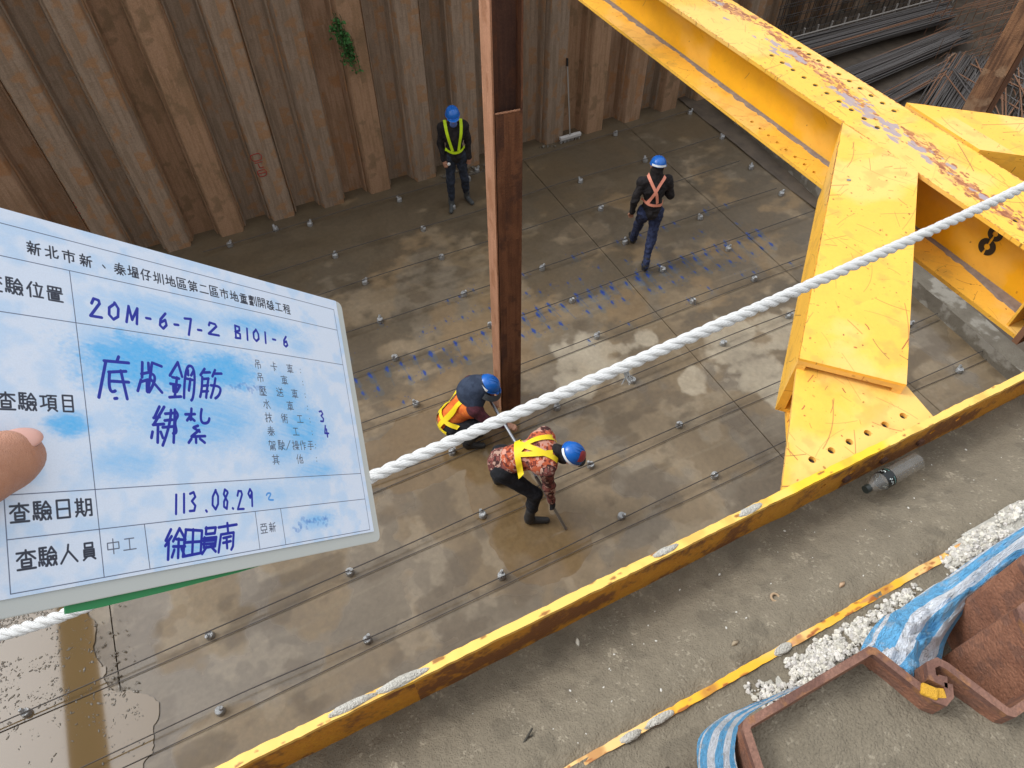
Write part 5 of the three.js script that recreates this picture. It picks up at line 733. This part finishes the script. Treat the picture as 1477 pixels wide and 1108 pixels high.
  function ribbon(name, pts, dir, width, mat, lift = 0.014) {
    const c = new THREE.CatmullRomCurve3(pts.map((p) => V(...p))), n = 26, pos = [], idx = [], uv = []; const D = norm3(dir);
    for (let i = 0; i <= n; i++) { const u = i / n, p = c.getPoint(u), T = c.getTangent(u), sd = T.clone().cross(V(...D)).normalize(); for (let j = 0; j <= 2; j++) { const a = p.clone().addScaledVector(sd, (j / 2 - 0.5) * width), q = fall([a.x, a.y, a.z], D, lift); pos.push(...q); uv.push(u, j / 2); } }
    for (let i = 0; i < n; i++) for (let j = 0; j < 2; j++) { const a = i * 3 + j; idx.push(a, a + 3, a + 1, a + 1, a + 3, a + 4); }
    const g = new THREE.BufferGeometry(); g.setAttribute('position', new THREE.Float32BufferAttribute(pos, 3)); g.setAttribute('uv', new THREE.Float32BufferAttribute(uv, 2)); g.setIndex(idx); g.computeVertexNormals(); return add(name, g, mat);
  }
  if (o.dress) o.dress({ t, add, ribbon, J, P, B, hd, torso, f, fwd, up });
  t.rotation.y = o.turn; if (o.scale) t.scale.set(...o.scale); return t;
}
function norm3(v) { const l = Math.hypot(...v) || 1; return v.map((q) => q / l); }
function cross(a, b) { return [a[1] * b[2] - a[2] * b[1], a[2] * b[0] - a[0] * b[2], a[0] * b[1] - a[1] * b[0]]; }
const cloth = (a, b, sc = 0.5) => std({ map: metres(pixels(256, 256, (i, j) => mix3(a, b, sst(0.3, 0.7, pf(i / 16, j / 16, 16, 4)))), sc), roughness: 0.95, side: THREE.DoubleSide });
const dark = cloth([0.008, 0.0065, 0.007], [0.02, 0.016, 0.017]), denim = cloth([0.012, 0.017, 0.028], [0.026, 0.034, 0.055]), blueDenim = cloth([0.012, 0.018, 0.05], [0.03, 0.042, 0.10]), blackLeg = cloth([0.006, 0.007, 0.01], [0.016, 0.017, 0.022]);
const bootM = std({ color: new THREE.Color().setRGB(0.022, 0.021, 0.02), roughness: 0.6 }), greyBoot = std({ color: new THREE.Color().setRGB(0.06, 0.065, 0.065), roughness: 0.6 });
const lime = std({ color: new THREE.Color().setRGB(0.62, 0.86, 0.012), roughness: 0.6, side: THREE.DoubleSide }), coral = std({ color: new THREE.Color().setRGB(0.80, 0.30, 0.20), roughness: 0.6, side: THREE.DoubleSide });
const orangeV = cloth([0.66, 0.13, 0.02], [0.80, 0.20, 0.03]), yellowV = std({ color: new THREE.Color().setRGB(0.86, 0.66, 0.012), roughness: 0.6, side: THREE.DoubleSide });
// standing by the wall
worker({
  label: 'worker in blue helmet and lime harness standing by the pile wall', at: [3.27, -8.64], turn: -0.30, scale: [0.86, 0.965, 0.93], jacket: dark, trousers: denim, boots: greyBoot,
  joints: { face: [0, -0.14, 1], pelvis: [0, 0.93, 0], chest: [0, 1.24, 0.0], neck: [0, 1.45, 0.015], head: [0, 1.575, 0.045], shL: [0.185, 1.385, 0], shR: [-0.185, 1.385, 0], elL: [0.235, 1.12, -0.03], elR: [-0.24, 1.12, -0.02], wrL: [0.235, 0.88, 0.03], wrR: [-0.215, 0.90, 0.08], haL: [0.225, 0.80, 0.05], haR: [-0.19, 0.83, 0.12], hipL: [0.09, 0.90, 0], hipR: [-0.09, 0.90, 0], knL: [0.13, 0.48, 0.0], knR: [-0.12, 0.48, 0.05], anL: [0.16, 0.095, -0.10], anR: [-0.14, 0.095, 0.06], toL: [0.24, 0.036, 0.06], toR: [-0.17, 0.036, 0.24] },
  dress: ({ ribbon, add, J }) => {
    ribbon('harness_strap', [[0.135, 1.50, 0.3], [0.12, 1.36, 0.3], [0.085, 1.2, 0.3], [0.055, 1.06, 0.3]], [0, 0, -1], 0.05, lime); ribbon('harness_strap', [[-0.135, 1.50, 0.3], [-0.12, 1.36, 0.3], [-0.085, 1.2, 0.3], [-0.05, 1.06, 0.3]], [0, 0, -1], 0.05, lime);
    ribbon('harness_belt', [[0.17, 1.05, 0.3], [0.06, 1.035, 0.3], [-0.06, 1.035, 0.3], [-0.17, 1.05, 0.3]], [0, 0, -1], 0.045, lime);
    const g = new THREE.SphereGeometry(1, 14, 10); g.scale(0.062, 0.055, 0.03); g.translate(0, J.head[1] - 0.075, J.head[2] + 0.082); add('face_mask', g, std({ color: new THREE.Color().setRGB(0.10, 0.16, 0.42), roughness: 0.8 }));
    const b = new THREE.SphereGeometry(0.03, 8, 6); b.scale(1, 1, 0.4); b.translate(-0.13, 0.84, 0.13); add('thigh_tag', b, M.white);
  },
});
// walking away
worker({
  label: 'worker walking away in black with coral harness on the back', at: [5.14, -6.2], turn: 2.72, scale: [0.90, 0.95, 0.95], jacket: dark, trousers: blueDenim, boots: bootM, hood: true, band: [2.2, 1.9],
  joints: { face: [-0.1, -0.25, 1], pelvis: [0.0, 0.91, 0.04], chest: [0.0, 1.20, 0.09], neck: [-0.01, 1.41, 0.13], head: [-0.02, 1.53, 0.17], shL: [0.19, 1.35, 0.10], shR: [-0.19, 1.35, 0.12], elL: [0.275, 1.09, 0.03], elR: [-0.27, 1.12, 0.10], wrL: [0.28, 0.86, 0.09], wrR: [-0.10, 1.20, 0.30], haL: [0.275, 0.78, 0.13], haR: [-0.02, 1.26, 0.34], hipL: [0.09, 0.88, 0.04], hipR: [-0.09, 0.88, 0.04], knL: [0.10, 0.50, 0.25], knR: [-0.06, 0.47, -0.05], anL: [0.10, 0.10, 0.42], anR: [0.02, 0.12, -0.26], toL: [0.11, 0.036, 0.60], toR: [0.0, 0.038, -0.09] },
  dress: ({ ribbon, add }) => {
    ribbon('harness_strap', [[0.12, 1.46, -0.25], [0.055, 1.36, -0.25], [-0.01, 1.25, -0.25], [-0.045, 1.10, -0.25]], [0, 0, 1], 0.042, coral); ribbon('harness_strap', [[-0.13, 1.45, -0.25], [-0.05, 1.36, -0.25], [0.03, 1.24, -0.25], [0.10, 1.10, -0.25]], [0, 0, 1], 0.042, coral, 0.017);
    ribbon('harness_belt', [[0.18, 1.10, -0.25], [0.08, 1.085, -0.25], [-0.06, 1.07, -0.25], [-0.17, 1.03, -0.25]], [0, 0, 1], 0.042, coral, 0.016);
    const g = new RoundedBoxGeometry(0.075, 0.15, 0.012, 1, 0.004); g.rotateX(0.4); g.translate(-0.02, 1.29, 0.37); add('phone', g, M.black);
  },
});
// squatting beside the post
worker({
  label: 'squatting worker in orange vest with dark neck flap under the helmet', at: [1.56, -4.50], turn: 1.28, jacket: cloth([0.055, 0.012, 0.02], [0.10, 0.022, 0.034]), trousers: blackLeg, boots: bootM, band: [1.9, 2.5],
  joints: { face: [0, -0.75, 1], pelvis: [0, 0.35, -0.16], chest: [0, 0.60, 0.04], neck: [0, 0.78, 0.16], head: [0, 0.86, 0.27], shL: [0.185, 0.73, 0.12], shR: [-0.185, 0.73, 0.12], elL: [0.24, 0.53, 0.24], elR: [-0.28, 0.56, 0.26], wrL: [0.05, 0.58, 0.34], wrR: [-0.26, 0.47, 0.44], haL: [-0.03, 0.59, 0.36], haR: [-0.29, 0.47, 0.50], hipL: [0.1, 0.34, -0.14], hipR: [-0.1, 0.34, -0.14], knL: [0.19, 0.50, 0.26], knR: [-0.19, 0.46, 0.26], anL: [0.16, 0.10, 0.02], anR: [-0.17, 0.10, 0.0], toL: [0.19, 0.037, 0.20], toR: [-0.2, 0.037, 0.18] },
  dress: ({ add, ribbon, B, P, J, hd, torso }) => {
    add('vest', blob([B('pelvis', 'chest', 0.140, 0.150), [...P('chest', 'shL', 0.55), ...P('chest', 'shR', 0.55), 0.130, 0.130], [...P('neck', 'shL', 0.75), ...P('neck', 'shR', 0.75), 0.085, 0.085]], 0.0135, 0.014), orangeV);
    for (const s of [-1, 1]) ribbon('reflective_strip', [[0.085 * s, 0.95, -0.12], [0.09 * s, 0.78, -0.24], [0.09 * s, 0.60, -0.38], [0.09 * s, 0.42, -0.50]], [0, -0.45, 0.9], 0.055, yellowV, 0.026);
    ribbon('reflective_strip', [[0.2, 0.58, -0.38], [0.08, 0.56, -0.42], [-0.08, 0.56, -0.42], [-0.2, 0.58, -0.38]], [0, -0.4, 0.9], 0.05, yellowV, 0.028); ribbon('vest_hem', [[0.2, 0.40, -0.45], [0, 0.37, -0.5], [-0.2, 0.40, -0.45]], [0, -0.1, 0.9], 0.04, yellowV, 0.024);
    // sun flap from the helmet over neck and shoulders
    const cape = blob([[...hd(-0.03, 0.02), ...hd(-0.075, -0.07), 0.108, 0.15], [...hd(-0.075, -0.07), ...J.neck.map((v, i) => v + [0, 0.03, -0.05][i]), 0.15, 0.165], [...P('neck', 'shL', 0.6).map((v, i) => v + [0, 0.01, -0.01][i]), ...P('neck', 'shR', 0.6).map((v, i) => v + [0, 0.01, -0.01][i]), 0.105, 0.105]], 0.0135, 0.02); add('neck_flap', cape, cloth([0.022, 0.034, 0.062], [0.036, 0.052, 0.09]));
    const br = new THREE.CylinderGeometry(0.15, 0.19, 0.05, 28, 1, true, -2.0, 4.0); const c = hd(0.01, 0.015); br.rotateX(0.55); br.translate(...c); add('sun_brim', br, cloth([0.04, 0.045, 0.05], [0.06, 0.065, 0.07]));
  },
});
// bent over the bar
const camo = std({ map: metres(pixels(256, 256, (i, j) => { const a = pf(i / 21, j / 21, 12, 3), b = pf(i / 16 + 5, j / 16 + 9, 16, 3); return a > 0.58 ? [0.42, 0.26, 0.20] : b > 0.55 ? [0.05, 0.018, 0.016] : a < 0.42 ? [0.22, 0.07, 0.055] : [0.12, 0.032, 0.03]; }), 0.42), roughness: 0.95 });
worker({
  label: 'worker bent double in patterned shirt and orange vest, pushing a bar', at: [1.70, -3.44], turn: 1.12, jacket: camo, trousers: blackLeg, boots: bootM, band: [3.2, 2.2], patch: true, peak: M.black, gloves: true, collar: dark,
  joints: { face: [-0.05, -0.62, 0.78], pelvis: [0, 0.80, -0.16], chest: [-0.01, 0.98, 0.18], neck: [-0.02, 1.03, 0.40], head: [-0.04, 1.0, 0.53], shL: [0.185, 1.02, 0.29], shR: [-0.20, 0.98, 0.30], elL: [0.12, 0.76, 0.40], elR: [-0.22, 0.70, 0.33], wrL: [-0.08, 0.58, 0.33], wrR: [-0.23, 0.43, 0.37], haL: [-0.15, 0.54, 0.35], haR: [-0.235, 0.35, 0.39], hipL: [0.1, 0.78, -0.14], hipR: [-0.1, 0.78, -0.14], knL: [0.19, 0.44, 0.0], knR: [-0.17, 0.46, 0.20], anL: [0.24, 0.10, -0.20], anR: [-0.25, 0.10, 0.14], toL: [0.28, 0.037, -0.03], toR: [-0.25, 0.037, 0.33] },
  dress: ({ add, ribbon, B, P }) => {
    const vest = [[...P('pelvis', 'chest', 0.35), ...P('pelvis', 'chest', 1), 0.142, 0.150], [...P('chest', 'shL', 0.6), ...P('chest', 'shR', 0.6), 0.126, 0.126], [...P('neck', 'shL', 0.75), ...P('neck', 'shR', 0.75), 0.085, 0.085]];
    add('vest', blob(vest, 0.0135, 0.014), std({ map: metres(pixels(256, 256, (i, j) => { const a = pf(i / 18, j / 18, 14, 3), b = pf(i / 12 + 5, j / 12 + 9, 21, 3); return a > 0.57 ? [0.60, 0.30, 0.22] : b > 0.56 ? [0.16, 0.03, 0.02] : [0.50, 0.11, 0.045]; }), 0.5), roughness: 0.95 }));
    const dn = [0, -1, 0.1]; ribbon('reflective_strip', [[0.11, 1.5, 0.36], [0.06, 1.5, 0.2], [0.0, 1.5, 0.06], [-0.05, 1.5, -0.02]], dn, 0.055, yellowV, 0.026); ribbon('reflective_strip', [[-0.14, 1.5, 0.36], [-0.09, 1.5, 0.2], [-0.02, 1.5, 0.06], [0.05, 1.5, -0.02]], dn, 0.055, yellowV, 0.029);
    ribbon('reflective_strip', [[0.2, 1.5, -0.02], [0.08, 1.5, -0.03], [-0.08, 1.5, -0.03], [-0.22, 1.5, -0.01]], dn, 0.06, yellowV, 0.028); ribbon('reflective_strip', [[-0.22, 1.3, 0.36], [-0.23, 1.3, 0.2], [-0.24, 1.3, 0.04]], [0.55, -0.8, 0], 0.05, yellowV, 0.028);
  },
});
// ---------------------------------------------------------------- the bar the two men work with, broom, weed
const barM = std({ color: new THREE.Color().setRGB(0.30, 0.31, 0.33), roughness: 0.3, metalness: 0.8 });
tag(mesh('work_bar', rod([1.93, 0.40, -3.36], [1.85, 0.64, -4.45], 0.017, 0.017, 10), barM, scene), 'silver bar held by the squatting worker, reaching behind the bent worker', 'bar');
tag(mesh('work_bar', rod([2.03, 0.012, -2.90], [1.82, 0.75, -3.225], 0.016, 0.016, 10), barM, scene), 'silver bar pressed on the floor under the bent worker\'s dark gloves', 'bar');
{
  const t = thing('push_broom', 'long handled floor broom leaning on the far pile wall', 'broom', [5.72, 0, -9.42]);
  umesh('handle', rod([5.715, 0.09, -9.42], [5.60, 1.40, -9.462], 0.011, 0.011, 8), std({ color: new THREE.Color().setRGB(0.34, 0.32, 0.29), roughness: 0.6 }), t); umesh('grip', rod([5.603, 1.34, -9.46], [5.598, 1.46, -9.465], 0.018, 0.016, 8), M.black, t);
  const head = rbox(5.52, 5.93, 0.055, 0.115, -9.46, -9.39, 0.01), br = []; const R = rng(2); for (let i = 0; i < 90; i++) { const x = 5.53 + 0.39 * R(), z = -9.455 + 0.06 * R(); br.push(rod([x, 0.058, z], [x + 0.03 * (R() - 0.5), 0.006, z + 0.03 * (R() - 0.5)], 0.004, 0.003, 4)); }
  umesh('head', head, std({ color: new THREE.Color().setRGB(0.5, 0.49, 0.47), roughness: 0.8 }), t); umesh('bristles', br, std({ color: new THREE.Color().setRGB(0.42, 0.41, 0.40), roughness: 0.9 }), t);
}
{
  const t = thing('weed', 'green leafy weed hanging from a gap in the pile wall', 'plant', [2.14, 2.4, -9.5]), R = rng(19), lf = [], st = [];
  const leaf = new THREE.PlaneGeometry(1, 1.4, 2, 3); { const p = leaf.attributes.position; for (let i = 0; i < p.count; i++) { const y = p.getY(i) / 0.7; p.setX(i, p.getX(i) * (1 - y * y * 0.85)); p.setZ(i, 0.18 * Math.abs(p.getX(i)) - 0.12 * y * y); } leaf.computeVertexNormals(); }
  for (let b = 0; b < 18; b++) {
    const sx = 2.06 + 0.14 * R(), sy = 2.80 - 0.34 * R(), ex = sx + 0.3 * (R() - 0.45), ey = sy - 0.10 - 0.48 * R(), ez = -9.46 + 0.15 * R(); st.push(tube([[sx, sy, -9.56], [(sx + ex) / 2, sy + 0.02, -9.47], [ex, ey, ez]], 0.004, 8, 5));
    for (let i = 0; i < 26; i++) { const u = 0.15 + 0.9 * R(), g = leaf.clone(), s = 0.016 + 0.03 * R(); g.scale(s, s, s); g.rotateX(-0.9 + 1.2 * (R() - 0.5)); g.rotateY(6.28 * R()); g.rotateZ(1.2 * (R() - 0.5)); g.translate(mix(sx, ex, u) + 0.08 * (R() - 0.5), mix(sy, ey, u) + 0.08 * (R() - 0.5), mix(-9.52, ez, u) + 0.06 * (R() - 0.5)); lf.push(g); }
  }
  mesh('stem', st, std({ color: new THREE.Color().setRGB(0.05, 0.07, 0.02), roughness: 0.8 }), t); const m = mesh('foliage', lf, std({ color: new THREE.Color().setRGB(0.04, 0.15, 0.03), roughness: 0.7, side: THREE.DoubleSide }), t); m.userData = { kind: 'stuff' };
}
// ---------------------------------------------------------------- reinforcement steel in the next bay
function bundle(label, rows) {
  const R = rng(label.length * 7), t = thing('rebar_bundle', label, 'rebar', rows.base);
  const unit = new THREE.CylinderGeometry(1, 1, 1, 6);
  for (let i = 0; i < rows.n; i++) {
    const u = i / (rows.n - 1), k = rows.layers ? i % rows.layers : 0, r = rows.r || 0.013, j = () => (R() - 0.5) * rows.jit;
    const a = V(mix(rows.a0[0], rows.a1[0], u) + j(), 0.08 + rows.lift + k * 0.024 + 0.01 * R(), mix(rows.a0[1], rows.a1[1], u) + j() * 0.4), b = V(mix(rows.b0[0], rows.b1[0], u) + j() * 1.6, 0.08 + rows.lift + k * 0.024 + 0.012 * R(), mix(rows.b0[1], rows.b1[1], u) + j() * 0.4);
    const d = b.clone().sub(a), m = new THREE.Mesh(unit, R() < (rows.rust || 0.1) ? M.steelRust : R() < 0.5 ? M.steelDark : M.steelGrey); m.name = 'rebar'; m.castShadow = m.receiveShadow = true; m.scale.set(r, d.length(), r); m.quaternion.setFromUnitVectors(V(0, 1, 0), d.clone().normalize()); m.position.copy(a.add(b).multiplyScalar(0.5)).sub(t.position); t.add(m);
  }
  return t;
}
bundle('dark rebar stack lying nearest the standing mat, upper right', { base: [13.4, 0, -9.7], n: 150, layers: 6, lift: 0.12, jit: 0.25, a0: [10.2, -10.15], a1: [10.6, -9.45], b0: [15.2, -10.1], b1: [14.8, -9.5] });
bundle('dark rebar stack second from the standing mat, upper right', { base: [13.2, 0, -8.9], n: 140, layers: 6, lift: 0.10, jit: 0.3, a0: [10.5, -8.75], a1: [10.6, -8.25], b0: [14.7, -9.15], b1: [14.4, -8.75] });
bundle('thin rebar layer between the second stack and the slanting rods', { base: [12.6, 0, -8.1], n: 40, layers: 2, lift: 0.05, jit: 0.4, a0: [10.2, -7.75], a1: [10.4, -7.45], b0: [13.3, -8.35], b1: [13.2, -8.05], rust: 0.2 });
bundle('fan of slanting grey rebar rods beside the streaked post', { base: [12.9, 0, -7.7], n: 84, layers: 2, lift: 0.05, jit: 0.22, a0: [10.6, -6.75], a1: [11.6, -6.1], b0: [13.9, -8.55], b1: [14.7, -7.7], r: 0.015, rust: 0.08 });
bundle('tangle of cut rebar right of the streaked post', { base: [13.8, 0, -6.9], n: 90, layers: 6, lift: 0.02, jit: 1.9, a0: [12.2, -6.2], a1: [14.2, -5.6], b0: [14.2, -8.0], b1: [15.9, -7.2], rust: 0.3 });
{
  const R = rng(77), t = thing('rebar_mat', 'standing rebar mat wired to short pegs, along the top right edge', 'rebar mat', [14, 0, -10.7]), bars = [], pegs = [];
  for (const z of [-10.6, -10.85]) { for (let x = 10.2; x < 20; x += 0.16) bars.push(rod([x + 0.03 * (R() - 0.5), 0.05, z], [x + 0.06 * (R() - 0.5), 3.0, z + 0.03], 0.008, 0.008, 5)); for (let y = 0.2; y < 3; y += 0.2) bars.push(rod([10.2, y + 0.03 * (R() - 0.5), z + 0.015], [20, y + 0.03 * (R() - 0.5), z + 0.015], 0.008, 0.008, 5)); }
  for (let x = 11.0; x < 18.5; x += 0.36) pegs.push(rod([x, 0.02, -10.42], [x + 0.02 * (R() - 0.5), 0.32, -10.43], 0.022, 0.02, 7)); pegs.push(rod([10.8, 0.20, -10.40], [18.6, 0.22, -10.40], 0.016, 0.016, 6));
  mesh('bars', bars, M.steelDark, t).userData = { kind: 'stuff' }; mesh('pegs', pegs, std({ color: new THREE.Color().setRGB(0.34, 0.31, 0.28), roughness: 0.8 }), t).userData = { kind: 'stuff' };
  const c = thing('rebar_mat', 'low rebar cage with loose rusty ends behind the streaked post', 'rebar mat', [15.5, 0, -8.6]), cb = [];
  for (let x = 14.2; x < 19; x += 0.28) for (const z of [-9.5, -8.2]) cb.push(rod([x + 0.05 * (R() - 0.5), 0.05, z], [x + 0.12 * (R() - 0.5), 0.9 + 0.5 * R(), z + 0.1 * (R() - 0.5)], 0.008, 0.008, 5));
  for (let i = 0; i < 26; i++) { const y = 0.1 + 0.9 * R(), z = -9.5 + 1.4 * R(); cb.push(rod([14.0, y, z], [19, y + 0.2 * (R() - 0.5), z + 0.3 * (R() - 0.5)], 0.007, 0.007, 5)); }
  for (let i = 0; i < 40; i++) { const x = 13 + 3.5 * R(), z = -9 + 2 * R(); cb.push(tube([[x, 0.1, z], [x + 0.2 * (R() - 0.5), 0.3 + 0.3 * R(), z], [x + 0.7 * (R() - 0.5), 0.15 + 0.5 * R(), z + 0.5 * (R() - 0.5)]], 0.005, 6, 4)); }
  mesh('bars', cb, M.steelRust, c).userData = { kind: 'stuff' };
  tag(mesh('wood_batten', [rod([12.0, 0.12, -7.95], [13.9, 0.16, -8.5], 0.02, 0.02, 4)], std({ color: new THREE.Color().setRGB(0.24, 0.155, 0.10), roughness: 0.9 }), scene), 'thin pale timber batten lying across the rebar', 'batten');
}
renderer.render(scene, camera);
